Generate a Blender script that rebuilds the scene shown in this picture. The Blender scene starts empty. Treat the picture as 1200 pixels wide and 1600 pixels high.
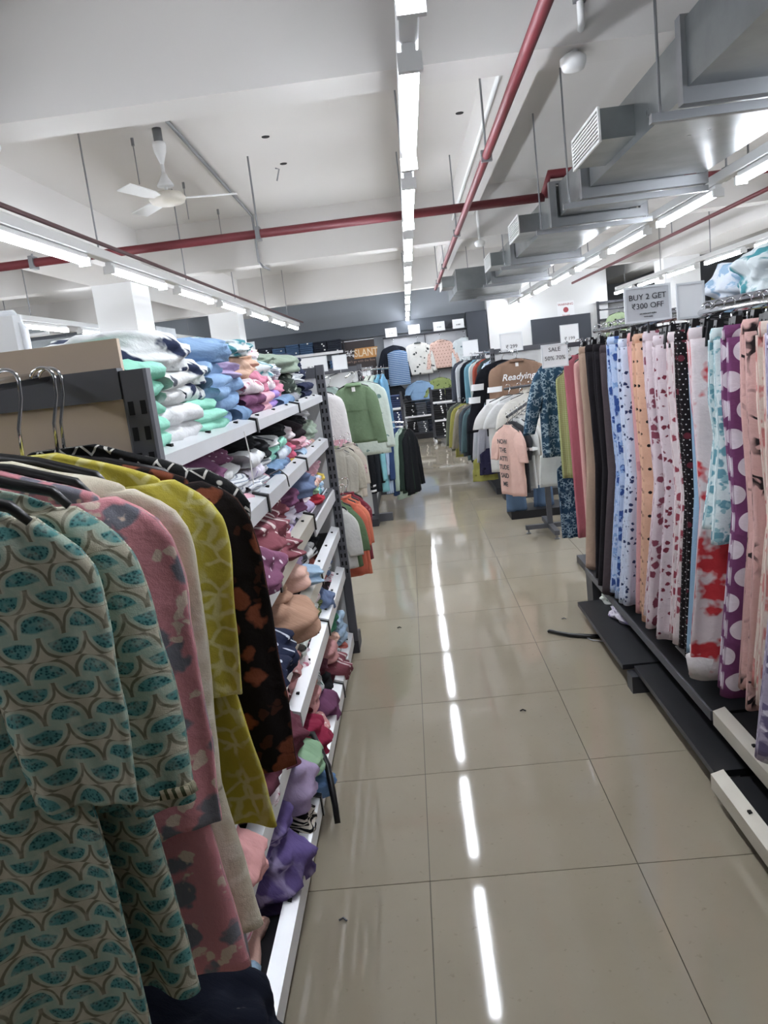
import bpy, bmesh, math, random
from mathutils import Vector, Matrix, noise
random.seed(7)
PI = math.pi
S = bpy.context.scene
COL = S.collection

# ------------------------------------------------------------------ camera
F_PX, ROLL, VPX, VPY, CAM_H = 1212.0, math.radians(6.8), 636.0, 567.0, 1.484
_d = Vector((VPX - 600, VPY - 800, F_PX)).normalized()          # aisle direction in camera axes (x right, y down, z forward)
_u = Vector((math.cos(ROLL), -math.sin(ROLL), 0))
_up = _d.cross(_u).normalized()
if _up.y > 0: _up = -_up
_rx = _d.cross(_up).normalized()
if _rx.x < 0: _rx = -_rx
AX = (_rx, _d, _up)                                              # world axes seen in camera axes
def c2w(c): return Vector((AX[0].dot(c), AX[1].dot(c), AX[2].dot(c)))
CAMPOS = Vector((0, 0, CAM_H))
cam_d = bpy.data.cameras.new('camera'); cam = bpy.data.objects.new('camera', cam_d); COL.objects.link(cam)
cam_d.sensor_width = 36; cam_d.lens = F_PX / 1600 * 36; cam_d.clip_start = 0.05; cam_d.clip_end = 100
_c = [c2w(Vector(v)) for v in ((1, 0, 0), (0, -1, 0), (0, 0, -1))]
cam.matrix_world = Matrix(((_c[0].x, _c[1].x, _c[2].x, 0), (_c[0].y, _c[1].y, _c[2].y, 0), (_c[0].z, _c[1].z, _c[2].z, CAM_H), (0, 0, 0, 1)))
S.camera = cam
def ray(px, py): return c2w(Vector((px - 600, py - 800, F_PX)))
def aty(px, py, Y):
    w = ray(px, py); return CAMPOS + w * (Y / w.y)
def atx(px, py, X):
    w = ray(px, py); return CAMPOS + w * (X / w.x)
def atz(px, py, Z):
    w = ray(px, py); return CAMPOS + w * ((Z - CAM_H) / w.z)

# ------------------------------------------------------------------ world, exposure
wd = bpy.data.worlds.new('world'); S.world = wd; wd.use_nodes = True
wd.node_tree.nodes['Background'].inputs[0].default_value = (0.72, 0.78, 0.85, 1)
wd.node_tree.nodes['Background'].inputs[1].default_value = 0.25
S.view_settings.view_transform = 'Standard'; S.view_settings.look = 'None'
S.view_settings.gamma = 1; S.view_settings.use_curve_mapping = False
S.view_settings.exposure = 0.72
TUBE_POWER = 37.0

# ------------------------------------------------------------------ materials
def hexc(h):
    h = h.lstrip('#')
    def l(v):
        v /= 255.0
        return v / 12.92 if v <= 0.04045 else ((v + 0.055) / 1.055) ** 2.4
    c = [l(int(h[i:i + 2], 16)) for i in (0, 2, 4)]; g = .3 * c[0] + .59 * c[1] + .11 * c[2]
    return tuple(g + (v - g) * .86 for v in c) + (1,)
class N:
    """small helper around one material's node tree"""
    def __init__(s, name, rough=0.8, metal=0.0, spec=0.5):
        s.m = bpy.data.materials.new(name); s.m.use_nodes = True
        s.t = s.m.node_tree; s.b = s.t.nodes['Principled BSDF']
        s.b.inputs['Roughness'].default_value = rough; s.b.inputs['Metallic'].default_value = metal
        s.b.inputs['Specular IOR Level'].default_value = spec
    def put(s, sock, v):
        if v is None: return
        if isinstance(v, bpy.types.NodeSocket): s.t.links.new(v, sock)
        elif isinstance(v, str): sock.default_value = hexc(v)
        else: sock.default_value = v
    def math(s, op, a, b=None, c=None):
        n = s.t.nodes.new('ShaderNodeMath'); n.operation = op
        for i, v in enumerate((a, b, c)):
            if v is not None: s.put(n.inputs[i], v)
        return n.outputs[0]
    def vmath(s, op, a, b=None):
        n = s.t.nodes.new('ShaderNodeVectorMath'); n.operation = op
        s.put(n.inputs[0], a)
        if b is not None: s.put(n.inputs[1], b)
        return n.outputs[0]
    def mix(s, f, a, b):
        n = s.t.nodes.new('ShaderNodeMix'); n.data_type = 'RGBA'
        s.put(n.inputs[0], f); s.put(n.inputs[6], a); s.put(n.inputs[7], b)
        return n.outputs[2]
    def coord(s, which='UV'):
        return s.t.nodes.new('ShaderNodeTexCoord').outputs[which]
    def sep(s, v):
        n = s.t.nodes.new('ShaderNodeSeparateXYZ'); s.put(n.inputs[0], v); return n.outputs
    def comb(s, x, y, z=0.0):
        n = s.t.nodes.new('ShaderNodeCombineXYZ')
        for i, v in enumerate((x, y, z)): s.put(n.inputs[i], v)
        return n.outputs[0]
    def noise(s, v, scale, detail=2.0, rough=0.5, col=False):
        n = s.t.nodes.new('ShaderNodeTexNoise'); s.put(n.inputs['Vector'], v)
        n.inputs['Scale'].default_value = scale; n.inputs['Detail'].default_value = detail; n.inputs['Roughness'].default_value = rough
        return n.outputs['Color' if col else 'Fac']
    def voro(s, v, scale, rand=1.0, out='Distance', feature='F1'):
        n = s.t.nodes.new('ShaderNodeTexVoronoi'); s.put(n.inputs['Vector'], v); n.feature = feature
        n.inputs['Scale'].default_value = scale; n.inputs['Randomness'].default_value = rand
        return n.outputs[out]
    def ramp(s, f, lo, hi):
        n = s.t.nodes.new('ShaderNodeMapRange'); s.put(n.inputs[0], f)
        n.inputs[1].default_value = lo; n.inputs[2].default_value = hi; n.clamp = True
        return n.outputs[0]
    def base(s, v): s.put(s.b.inputs['Base Color'], v)
    def bump(s, h, strength=0.3, dist=0.01):
        n = s.t.nodes.new('ShaderNodeBump'); n.inputs['Strength'].default_value = strength; n.inputs['Distance'].default_value = dist
        s.put(n.inputs['Height'], h); s.t.links.new(n.outputs[0], s.b.inputs['Normal'])

MATS = {}
def plain(name, col, rough=0.6, metal=0.0, var=0.0, scale=8.0, spec=0.5):
    if name in MATS: return MATS[name]
    n = N(name, rough, metal, spec)
    if var:
        a = hexc(col); k = n.noise(n.coord('Object'), scale, 3)
        lo = tuple(c * (1 - var) for c in a[:3]) + (1,); hi = tuple(min(1, c * (1 + var)) for c in a[:3]) + (1,)
        n.base(n.mix(k, lo, hi))
    else: n.base(col)
    MATS[name] = n.m; return n.m

def fabric(name, base, pat='plain', c2=None, c3=None, s=0.05, r=0.3, bump=True):
    """woven cloth; pattern in metres on the UV map: pattern cell s, mark size r (0..1)"""
    if name in MATS: return MATS[name]
    n = N(name, 0.9, 0, 0.15)
    uv = n.coord('UV'); x, y, _z = n.sep(uv)
    k = 1.0 / s
    def warp(amount, scale):
        nz = n.noise(uv, scale, 2, 0.5, True)
        nz = n.vmath('SUBTRACT', nz, (0.5, 0.5, 0.5))
        nz = n.vmath('MULTIPLY', nz, (amount,) * 3)
        return n.vmath('ADD', uv, nz)
    cur = n.mix(n.noise(uv, 9, 2), tuple(c * 0.9 for c in hexc(base)[:3]) + (1,), tuple(min(1, c * 1.08) for c in hexc(base)[:3]) + (1,))
    if pat == 'stripe':                       # bands across the cloth
        f = n.math('LESS_THAN', n.math('FRACT', n.math('MULTIPLY', y, k)), r); cur = n.mix(f, cur, c2)
    elif pat == 'vstripe':
        f = n.math('LESS_THAN', n.math('FRACT', n.math('MULTIPLY', x, k)), r); cur = n.mix(f, cur, c2)
    elif pat == 'check':
        f = n.math('LESS_THAN', n.math('FRACT', n.math('MULTIPLY', y, k)), r); g = n.math('LESS_THAN', n.math('FRACT', n.math('MULTIPLY', x, k)), r)
        cur = n.mix(n.math('MULTIPLY', n.math('ADD', f, g), 0.5), cur, c2)
    elif pat == 'dots':
        row = n.math('FLOOR', n.math('MULTIPLY', y, k)); off = n.math('MULTIPLY', n.math('MODULO', row, 2.0), 0.5)
        fx = n.math('SUBTRACT', n.math('FRACT', n.math('ADD', n.math('MULTIPLY', x, k), off)), 0.5)
        fy = n.math('SUBTRACT', n.math('FRACT', n.math('MULTIPLY', y, k)), 0.5)
        dd = n.math('SQRT', n.math('ADD', n.math('MULTIPLY', fx, fx), n.math('MULTIPLY', fy, fy)))
        cur = n.mix(n.math('LESS_THAN', dd, r), cur, c2)
        if c3:
            v = n.voro(uv, k * 0.35, 1.0); cur = n.mix(n.ramp(v, 0.24, 0.2), cur, c3)
    elif pat == 'floral':
        v = n.voro(warp(s * 0.6, k * 1.9), k, 0.9); cur = n.mix(n.ramp(v, r, r * 0.8), cur, c2)
        if c3:
            v2 = n.voro(n.vmath('ADD', warp(s * 0.7, k * 2.2), (3.3, 1.7, 0)), k * 1.6, 1.0); cur = n.mix(n.ramp(v2, r * 0.8, r * 0.65), cur, c3)
    elif pat == 'blob':
        cur = n.mix(n.ramp(n.noise(uv, k, 3, 0.6), 0.62 - r * 0.4, 0.68 - r * 0.4), cur, c2)
        if c3: cur = n.mix(n.ramp(n.noise(n.vmath('ADD', uv, (5.1, 2.3, 0)), k * 1.5, 3, 0.6), 0.6, 0.64), cur, c3)
    elif pat == 'leaf':                        # thin curling stems and leaves
        w = warp(s * 1.6, k * 0.8); v = n.voro(w, k, 1.0); ed = n.voro(w, k, 1.0, feature='DISTANCE_TO_EDGE')
        cur = n.mix(n.ramp(ed, r * 0.22, r * 0.14), cur, c2)
        wv = n.noise(uv, k * 0.5, 1); cur = n.mix(n.math('MULTIPLY', n.ramp(v, r, r * 0.8), n.ramp(wv, 0.5, 0.56)), cur, c3 or c2)
        f2 = n.ramp(n.noise(uv, k * 0.6, 2), 0.42, 0.5)
        cur = n.mix(f2, cur, n.mix(n.noise(uv, 9, 2), base, base))
    elif pat == 'zigzag':
        tri = n.math('PINGPONG', n.math('MULTIPLY', x, k), 0.5)
        f = n.math('FRACT', n.math('ADD', n.math('MULTIPLY', y, k * 0.8), tri)); cur = n.mix(n.math('LESS_THAN', f, r), cur, c2)
        v = n.voro(uv, k * 1.0, 0.2); cur = n.mix(n.ramp(v, 0.16, 0.1), cur, c2)
    elif pat == 'scallop':                     # block-printed fans inside ogee outlines, in alternating rows
        k2 = k / 0.53
        w = warp(0.008, 25); wx, wy, _ = n.sep(w)
        row = n.math('FLOOR', n.math('MULTIPLY', wy, k2)); par = n.math('MODULO', n.math('ABSOLUTE', row), 2.0)
        fx = n.math('SUBTRACT', n.math('FRACT', n.math('ADD', n.math('MULTIPLY', wx, k), n.math('MULTIPLY', par, 0.5))), 0.5)
        fy = n.math('SUBTRACT', n.math('FRACT', n.math('MULTIPLY', wy, k2)), 0.5)
        col = n.math('FLOOR', n.math('ADD', n.math('MULTIPLY', wx, k), n.math('MULTIPLY', par, 0.5)))
        flip = n.math('SUBTRACT', n.math('MULTIPLY', par, 2.0), 1.0)          # alternate rows point up and down
        gy = n.math('MULTIPLY', fy, flip)
        def ell(ax, ay, oy):
            a = n.math('DIVIDE', fx, ax); b = n.math('DIVIDE', n.math('SUBTRACT', gy, oy), ay)
            return n.math('SQRT', n.math('ADD', n.math('MULTIPLY', a, a), n.math('MULTIPLY', b, b)))
        halo = ell(0.46, 0.92, -0.42); fan = ell(0.335, 0.66, -0.32)
        cur = n.mix(n.math('MULTIPLY', n.ramp(halo, 1.04, 0.8), 0.8), cur, c3)                           # pale green halo
        cur = n.mix(n.math('MULTIPLY', n.ramp(n.math('ABSOLUTE', n.math('SUBTRACT', halo, 1.06)), 0.09, 0.05), 0.8), cur, '#5d5a45')   # brown outline
        cut = n.ramp(n.math('SUBTRACT', gy, n.math('MULTIPLY', n.math('ABSOLUTE', fx), 0.25)), -0.36, -0.28)          # straight side of the fan
        cells = n.voro(w, k * 14, 1.0); fc = n.mix(n.ramp(cells, 0.25, 0.55), c2, '#4f8f8c')
        cur = n.mix(n.math('MULTIPLY', n.ramp(fan, 1.03, 0.97), cut), cur, fc)
        cur = n.mix(n.math('MULTIPLY', n.ramp(n.noise(uv, 60, 2), 0.5, 0.7), 0.25), cur, '#ded8c4')
    elif pat == 'lace':
        v = n.voro(warp(s * 0.6, k), k, 1.0, feature='DISTANCE_TO_EDGE'); m = n.ramp(n.noise(uv, k * 0.45, 2), 0.44, 0.54)
        cur = n.mix(n.math('MULTIPLY', n.math('MULTIPLY', n.ramp(v, 0.14, 0.06), m), 0.75), cur, c2)
    n.base(cur)
    if bump: n.bump(n.math('ADD', n.noise(warp(.05, 9), 20, 4, .55), n.math('MULTIPLY', n.noise(uv, 600, 1), .06)), 0.45, 0.018)
    MATS[name] = n.m; return n.m

# ------------------------------------------------------------------ mesh helpers
def mesh(name, verts, faces, uvs=None, smooth=True):
    me = bpy.data.meshes.new(name); me.from_pydata(verts, [], faces); me.validate(clean_customdata=False)
    if uvs is not None:
        l = me.uv_layers.new(name='UVMap')
        for lp in me.loops: l.data[lp.index].uv = uvs[lp.vertex_index]
    if smooth: me.polygons.foreach_set('use_smooth', [True] * len(me.polygons))
    me.update(); return me
def obj(name, me, mat=None, parent=None, loc=(0, 0, 0), rot=(0, 0, 0)):
    o = bpy.data.objects.new(name, me); COL.objects.link(o)
    o.location = loc; o.rotation_euler = rot
    if parent is not None: o.parent = parent
    if mat is not None and me is not None:
        if len(me.materials) == 0: me.materials.append(mat)
        elif me.materials[0] is not mat:
            o.material_slots[0].link = 'OBJECT'; o.material_slots[0].material = mat
    return o
LABELS = {}
def tag(o, label, cat, group=None):
    o['label'] = label; o['category'] = cat
    if group: o['group'] = group
    if label in LABELS and (group is None or LABELS[label] != group): print('DUPLABEL', label)
    LABELS[label] = group
    return o
def thing(name, label, cat, loc=(0, 0, 0), rotz=0.0, group=None):
    o = bpy.data.objects.new(name, None); COL.objects.link(o); o.empty_display_size = 0.1
    o.location = loc; o.rotation_euler = (0, 0, rotz)
    return tag(o, label, cat, group)
def struct(name, me, mat, parent=None):
    o = obj(name, me, mat, parent)
    if parent is None: o['kind'] = 'structure'
    return o
class MB:
    """collects boxes, tubes and discs into ONE mesh"""
    def __init__(s): s.v = []; s.f = []
    def box(s, x0, x1, y0, y1, z0, z1):
        b = len(s.v)
        s.v += [(x0, y0, z0), (x1, y0, z0), (x1, y1, z0), (x0, y1, z0), (x0, y0, z1), (x1, y0, z1), (x1, y1, z1), (x0, y1, z1)]
        s.f += [tuple(b + i for i in q) for q in ((0, 3, 2, 1), (4, 5, 6, 7), (0, 1, 5, 4), (1, 2, 6, 5), (2, 3, 7, 6), (3, 0, 4, 7))]
        return s
    def cbox(s, x0, x1, y0, y1, z0, z1, c=0.004):
        """box with chamfered vertical and horizontal edges along its longest axis"""
        d = (x1 - x0, y1 - y0, z1 - z0); ax = d.index(max(d)); o = [i for i in range(3) if i != ax]
        lo = (x0, y0, z0); hi = (x1, y1, z1); a, b2 = o
        pr = [(lo[a] + c, lo[b2]), (hi[a] - c, lo[b2]), (hi[a], lo[b2] + c), (hi[a], hi[b2] - c), (hi[a] - c, hi[b2]), (lo[a] + c, hi[b2]), (lo[a], hi[b2] - c), (lo[a], lo[b2] + c)]
        b = len(s.v)
        for e in (lo[ax], hi[ax]):
            for p in pr:
                q = [0, 0, 0]; q[ax] = e; q[a] = p[0]; q[b2] = p[1]; s.v.append(tuple(q))
        for i in range(8): s.f.append((b + i, b + (i + 1) % 8, b + 8 + (i + 1) % 8, b + 8 + i))
        s.f.append(tuple(b + i for i in range(7, -1, -1))); s.f.append(tuple(b + 8 + i for i in range(8)))
        return s
    def prism(s, pts, axis, a, b):
        """polygon pts (2D, in the two other axes in order) extruded along axis from a to b"""
        o = [i for i in range(3) if i != axis]; n = len(pts); k = len(s.v)
        for e in (a, b):
            for p in pts:
                q = [0, 0, 0]; q[axis] = e; q[o[0]] = p[0]; q[o[1]] = p[1]; s.v.append(tuple(q))
        for i in range(n): s.f.append((k + i, k + (i + 1) % n, k + n + (i + 1) % n, k + n + i))
        s.f.append(tuple(range(k + n - 1, k - 1, -1))); s.f.append(tuple(range(k + n, k + 2 * n)))
        return s
    def tube(s, pts, r, n=8, r2=None):
        """round bar along a polyline"""
        P = [Vector(p) for p in pts]; k = len(s.v); m = len(P)
        rs = r if isinstance(r, (list, tuple)) else [r] * m
        t0 = (P[1] - P[0]).normalized(); a = t0.orthogonal().normalized()
        for i, p in enumerate(P):
            t = (P[min(i + 1, m - 1)] - P[max(i - 1, 0)]).normalized()
            a = (a - t * a.dot(t)).normalized(); b = t.cross(a)
            for j in range(n):
                w = 2 * PI * j / n; s.v.append(tuple(p + (a * math.cos(w) + b * math.sin(w)) * rs[i]))
        for i in range(m - 1):
            for j in range(n):
                s.f.append((k + i * n + j, k + i * n + (j + 1) % n, k + (i + 1) * n + (j + 1) % n, k + (i + 1) * n + j))
        s.f.append(tuple(k + j for j in range(n - 1, -1, -1))); s.f.append(tuple(k + (m - 1) * n + j for j in range(n)))
        return s
    def lathe(s, prof, c=(0, 0, 0), n=16):
        k = len(s.v); m = len(prof)
        for r, z in prof:
            for j in range(n):
                w = 2 * PI * j / n; s.v.append((c[0] + r * math.cos(w), c[1] + r * math.sin(w), c[2] + z))
        for i in range(m - 1):
            for j in range(n): s.f.append((k + i * n + j, k + i * n + (j + 1) % n, k + (i + 1) * n + (j + 1) % n, k + (i + 1) * n + j))
        s.f.append(tuple(k + j for j in range(n - 1, -1, -1))); s.f.append(tuple(k + (m - 1) * n + j for j in range(n)))
        return s
    def me(s, name='shape', smooth=False, auto=False):
        m = mesh(name, s.v, s.f, None, smooth)
        return m
    def build(s, name, mat, parent=None, loc=(0, 0, 0), rot=(0, 0, 0), smooth=False):
        return obj(name, s.me(name, smooth), mat, parent, loc, rot)

def text(s, size, mat, parent, loc, rot=(PI / 2, 0, 0), align='CENTER', shear=0.0, name='lettering', bold=0.0, sx=1.0):
    cu = bpy.data.curves.new('txt', 'FONT'); cu.body = s; cu.size = size; cu.align_x = align; cu.align_y = 'CENTER'
    cu.extrude = 0.0006; cu.offset = bold; cu.shear = shear; cu.resolution_u = 3
    t = bpy.data.objects.new('txt', cu); COL.objects.link(t)
    dg = bpy.context.evaluated_depsgraph_get(); me = bpy.data.meshes.new_from_object(t.evaluated_get(dg))
    bpy.data.objects.remove(t); bpy.data.curves.remove(cu)
    me.materials.clear()
    if sx != 1.0:
        for v in me.vertices: v.co.x *= sx
    return obj(name, me, mat, parent, loc, rot)

# ------------------------------------------------------------------ common materials
M_white = plain('white_paint', '#e6e7e6', 0.75, var=0.04, scale=1.5)
M_ceil = plain('ceiling_plaster', '#d3d0cc', 0.9, var=0.05, scale=0.8)
M_red = plain('red_pipe_paint', '#6e2029', 0.5)
M_grey = plain('grey_powder_steel', '#5b5c62', 0.5, 0.2)
M_dgrey = plain('dark_grey_steel', '#3c3d43', 0.5, 0.2)
M_black = plain('black_laminate', '#1b1c20', 0.45, var=0.15)
M_blackp = plain('black_plastic', '#141416', 0.35)
M_chrome = plain('chrome', '#d2d2d4', 0.12, 1.0)
M_steel = plain('steel_rod', '#8d8f92', 0.4, 0.8)
M_alu = plain('aluminium_lip', '#e2e4e6', 0.35, 0.35, var=0.08, scale=6)
M_panel = plain('panel_white', '#cfd0d0', 0.7, var=0.03)
M_card = plain('cardboard', '#d3bda4', 0.85, var=0.08, scale=4)
M_paper = plain('paper_white', '#f0f1f2', 0.7)
M_acryl = plain('sign_acrylic', '#dfe3e6', 0.25)
M_ink = plain('ink_grey', '#3a3c40', 0.7)
M_hole = plain('dark_hole', '#0c0c0d', 0.9)
M_darkwall = plain('dark_wall_panel', '#3b4049', 0.7, var=0.05)
M_galv = None
def galv():
    n = N('galvanised_sheet', 0.34, 0.85)
    k = n.noise(n.coord('Object'), 2.2, 5, 0.6); n.base(n.mix(k, '#646a6c', '#a6abac'))
    n.put(n.b.inputs['Roughness'], n.math('ADD', n.math('MULTIPLY', n.noise(n.coord('Object'), 5, 3), 0.25), 0.2)); return n.m
M_galv = galv()
def tile_mat():
    n = N('vitrified_tile', 0.08, 0, 0.5)
    c = n.coord('Object'); k = n.noise(c, 3.0, 4); d = n.noise(c, 45, 3)
    col = n.mix(k, '#9b907a', '#a99e88'); col = n.mix(n.ramp(d, 0.66, 0.8), col, '#8a7f6a'); n.base(col)
    n.put(n.b.inputs['Roughness'], n.math('ADD', n.math('MULTIPLY', n.noise(c, 2.5, 4), 0.06), 0.025)); return n.m
M_tile = tile_mat()
M_grout = plain('grout', '#6f685b', 0.9)
def emit(name, col, st):
    n = N(name, 0.5); n.base('#ffffff'); n.put(n.b.inputs['Emission Color'], hexc(col)); n.b.inputs['Emission Strength'].default_value = st
    MATS[name] = n.m; return n.m
M_tube = emit('tube_glow', '#eef4ff', TUBE_POWER)

# ------------------------------------------------------------------ floor
fl = struct('floor', MB().box(-9, 9, -3.5, 19, -0.12, -0.006).me('floor'), M_grout)
X0, Y0, T = -0.098, 2.022, 0.6
tm = MB().box(-0.2985, 0.2985, -0.2985, 0.2985, -0.006, 0.0).me('floor_tile'); tm.materials.append(M_tile)
far = MB()
for j in range(-9, 28):
    for i in range(-15, 15):
        cx = X0 + T * (i + 0.5); cy = Y0 + T * (j + 0.5)
        if -2 <= i <= 3 and -5 <= j <= 22: obj('floor_tile', tm, M_tile, fl, (cx, cy, 0))
        else: far.box(cx - .2985, cx + .2985, cy - .2985, cy + .2985, -0.006, 0)
o = far.build('outer_floor_tiles', M_tile, fl); o['kind'] = 'stuff'

# ------------------------------------------------------------------ ceiling, beams, columns, walls
ZS, ZB = 3.2, 2.69
ce = struct('ceiling', MB().box(-9, 9, -3.5, 19, ZS, ZS + 0.15).me('ceiling'), M_ceil)
for y in (3.54, 8.6, 13.6): MB().box(-9, 9, y, y + 0.25, ZB, ZS).build('cross_beam', M_ceil, ce)
for x0, x1, zb in ((-3.3, -2.72, ZB), (4.4, 5.0, ZB), (0.66, 0.86, 2.92)):
    for y0, y1 in ((-3.5, 3.54), (3.79, 8.6), (8.85, 13.6), (13.85, 19)): MB().box(x0, x1, y0, y1, zb, ZS).build('long_beam', M_ceil, ce)
for nm, x, y, w, d in (('column', -3.3, 8.6, 0.43, 0.6), ('column', -3.3, 13.6, 0.5, 0.5), ('column', 4.42, 13.6, 0.6, 0.5), ('column', -3.3, 3.54, 0.43, 0.6), ('column', 4.42, 3.54, 0.6, 0.5), ('column', 4.42, 8.6, 0.5, 0.5)):
    c = MB().box(x, x + w, y, y + d, 0, ZB).build('column', M_white); c['kind'] = 'structure'
YW = 15.6
struct('wall_back', MB().box(-9, 1.62, YW, YW + 0.15, 0, ZS).me('wall_back'), plain('back_wall_grey', '#8a9097', 0.8, var=0.04, scale=1))
struct('wall_back_white', MB().box(1.62, 3.9, YW - 0.3, YW + 0.15, 0, ZS).me('wall_back_white'), M_white)
struct('wall_far', MB().box(3.9, 9, 18.4, 18.55, 0, ZS).me('wall_far'), plain('far_wall_grey', '#8b9096', 0.8, var=0.05, scale=1))
struct('wall_left', MB().box(-9.15, -9, -3.5, 19, 0, ZS).me('wall_left'), plain('left_wall', '#83888f', 0.8))
struct('wall_right', MB().box(9, 9.15, -3.5, 19, 0, ZS).me('wall_right'), plain('right_wall', '#9a9ea3', 0.8))
struct('wall_front', MB().box(-9, 9, -3.65, -3.5, 0, ZS).me('wall_front'), plain('front_wall', '#6d7076', 0.8))

ORD = ['nearest', 'second', 'third', 'fourth', 'fifth', 'sixth', 'seventh', 'eighth', 'ninth', 'tenth', 'eleventh', 'twelfth', 'thirteenth', 'fourteenth', 'fifteenth', 'sixteenth', 'seventeenth', 'eighteenth', 'nineteenth', 'twentieth']
# ------------------------------------------------------------------ tube lights on hung trunking
ZL = 2.30
tb1 = MB().tube([(0, -0.56, 0), (0, 0.56, 0)], 0.017, 8).me('tube', True); tb1.materials.append(M_tube)
tb2 = MB().tube([(0, -0.56, 0), (0, 0.56, 0)], 0.0125, 8).me('slim_tube', True); tb2.materials.append(M_tube)
hs = MB().cbox(-0.02, 0.02, -0.575, 0.575, 0.02, 0.055, 0.006).me('housing'); hs.materials.append(M_white)
cp = MB().box(-0.035, 0.035, -0.012, 0.012, -0.02, 0.03).me('end_cap'); cp.materials.append(M_white)
rows = [(-5.85, 3.72, 1.53, 'outer row beyond the pillars', 1, 7), (-3.85, 0.24, 1.53, 'row behind the white pillars', 1, 10), (-1.87, -0.89, 1.53, 'row over the folded clothes rack', 1, 10), (0.1, 0.87, 1.5, 'row above the central aisle', 2, 10), (2.07, 0.81, 1.48, 'row below the metal duct', 1, 10), (4.05, 0.6, 1.5, 'row beyond the trouser rack', 1, 10), (6.0, 2.5, 1.5, 'outermost row past the trouser rack', 1, 8)]  # row over the folded clothes: unseen near tubes added to brighten the kurtas
for x, y0, st, where, nt, cnt in rows:
    yend = y0 + st * (cnt - 1) + 1.2
    tr = thing('light_trunking', 'white channel hung on thin rods carrying the ' + where, 'light rail', (x, 0, 0))
    MB().cbox(-0.03, 0.03, y0 - 0.4, min(yend + 0.2, 15.2), ZL + 0.057, ZL + 0.117, 0.005).build('channel', M_white, tr)
    y = y0
    while y < min(yend, 15):
        MB().tube([(0, y, ZL + 0.117), (0, y, ZS)], 0.006, 6).build('hanging_rod', M_steel, tr); y += 2.0
    if x == -1.87: MB().tube([(0.0, y0 - 0.4, ZL + 0.16), (0.0, 15.0, ZL + 0.16)], 0.014, 8).build('cable_conduit', plain('rust_conduit', '#6b4a4c', 0.6), tr)
    for k in range(cnt):
        t = thing('tube_light', ORD[k] + ' glowing white tube light in the ' + where, 'light', (x, y0 + st * k + 0.575, ZL), 0, where)
        obj('housing', hs, M_white, t)
        for dx in ((0,) if nt == 1 else (-0.0145, 0.0145)): obj('tube', tb1 if nt == 1 else tb2, M_tube, t, (dx, 0, 0))
        for e in (-0.57, 0.57): obj('end_cap', cp, M_white, t, (0, e, 0))

# ------------------------------------------------------------------ pipes, duct, fan on the ceiling
def ztube(name, pts, r, mat, parent=None, n=10): return MB().tube(pts, r, n).build(name, mat, parent, smooth=True)
p = thing('red_fire_pipe', 'thick dark red fire pipe crossing under the ceiling from side to side', 'pipe')
ztube('pipe', [(-9, 6.43, 2.62), (1.2, 6.43, 2.62)], 0.035, M_red, p); ztube('pipe', [(1.2, 6.43, 2.62), (1.25, 6.43, 2.78), (2.0, 6.43, 2.78), (2.05, 6.43, 2.62), (9, 6.43, 2.62)], 0.035, M_red, p)
for x in (-2.9, -1.06, 2.6):
    MB().tube([(x, 6.43, 2.66), (x, 6.43, ZS)], 0.008, 6).build('hanger_rod', M_steel, p); MB().box(x - .018, x + .018, 6.38, 6.48, 2.57, 2.67).build('clamp', M_steel, p)
p = thing('red_sprinkler_pipe', 'thinner red pipe running along the aisle under the ceiling beams', 'pipe')
ztube('pipe', [(0.56, -1, 2.55), (0.56, 12.5, 2.55)], 0.024, M_red, p)
for y in (4.6, 7.2, 9.6, 11.4): MB().tube([(0.56, y, 2.57), (0.56, y, ZS)], 0.006, 6).build('hanger_rod', M_steel, p); MB().box(.53, .59, y - .015, y + .015, 2.52, 2.58).build('clamp', M_steel, p)
p = thing('red_branch_pipe', 'slim red pipe beyond the duct running beside the second row of tubes', 'pipe')
ztube('pipe', [(3.2, 1, 2.57), (3.2, 15, 2.57)], 0.02, M_red, p)
for y in (6.5, 9.5): MB().tube([(3.2, y, 2.58), (3.2, y, ZS)], 0.006, 6).build('hanger_rod', M_steel, p)
tag(ztube('white_conduit', [(0.64, 3.79, 2.9), (0.64, 8.6, 2.9)], 0.013, M_white), 'thin white conduit clipped along the ceiling rib beside the red pipe', 'conduit')
tag(ztube('white_drain_pipe', [(-1.84, 3.51, 3.1), (-1.8, 3.51, 2.72), (-1.79, 3.54, 2.665), (-1.76, 3.76, 2.665)], 0.02, M_white), 'white pipe bent around the underside of the near ceiling beam', 'pipe')
tag(ztube('grey_conduit', [(-1.32, 3.79, ZS - 0.02), (-1.45, 8.56, ZS - 0.02), (-1.45, 8.57, 2.72), (-1.42, 8.62, 2.67), (-1.4, 8.9, 2.67)], 0.013, M_steel), 'grey electrical conduit running past the ceiling fan and down the second beam', 'conduit')
for y, lab in ((3.62, 'round white smoke detector under the nearest ceiling beam'), (8.55, 'small white smoke detector near the far duct outlet')):
    x = 0.232 * y if y < 5 else 0.104 * 8.6
    zc = ZB - 0.04 if y < 5 else 2.62
    d = thing('smoke_detector', lab, 'detector', (x, y, zc))
    MB().lathe([(0.02, -0.035), (0.045, -0.03), (0.055, -0.005), (0.055, 0.015), (0.035, 0.03), (0.02, 0.035)], n=20).build('body', M_white, d, smooth=True)
    MB().lathe([(0.047, -0.022), (0.048, -0.018)], n=20).build('vent_ring', M_hole, d)
    MB().tube([(0.0, 0, 0.03), (0.02, -0.03, 0.07), (0.02, -0.1, 0.1), (0.02, -0.1, 0.5)] if y < 5 else [(0, 0, 0.03), (0, 0, 0.3), (0, 0, 0.55)], 0.014, 8).build('conduit', M_white, d, smooth=True)
    if y < 5: MB().box(-0.005, 0.045, -0.125, -0.075, 0.19, 0.215).build('saddle_clip', M_steel, d)
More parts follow.
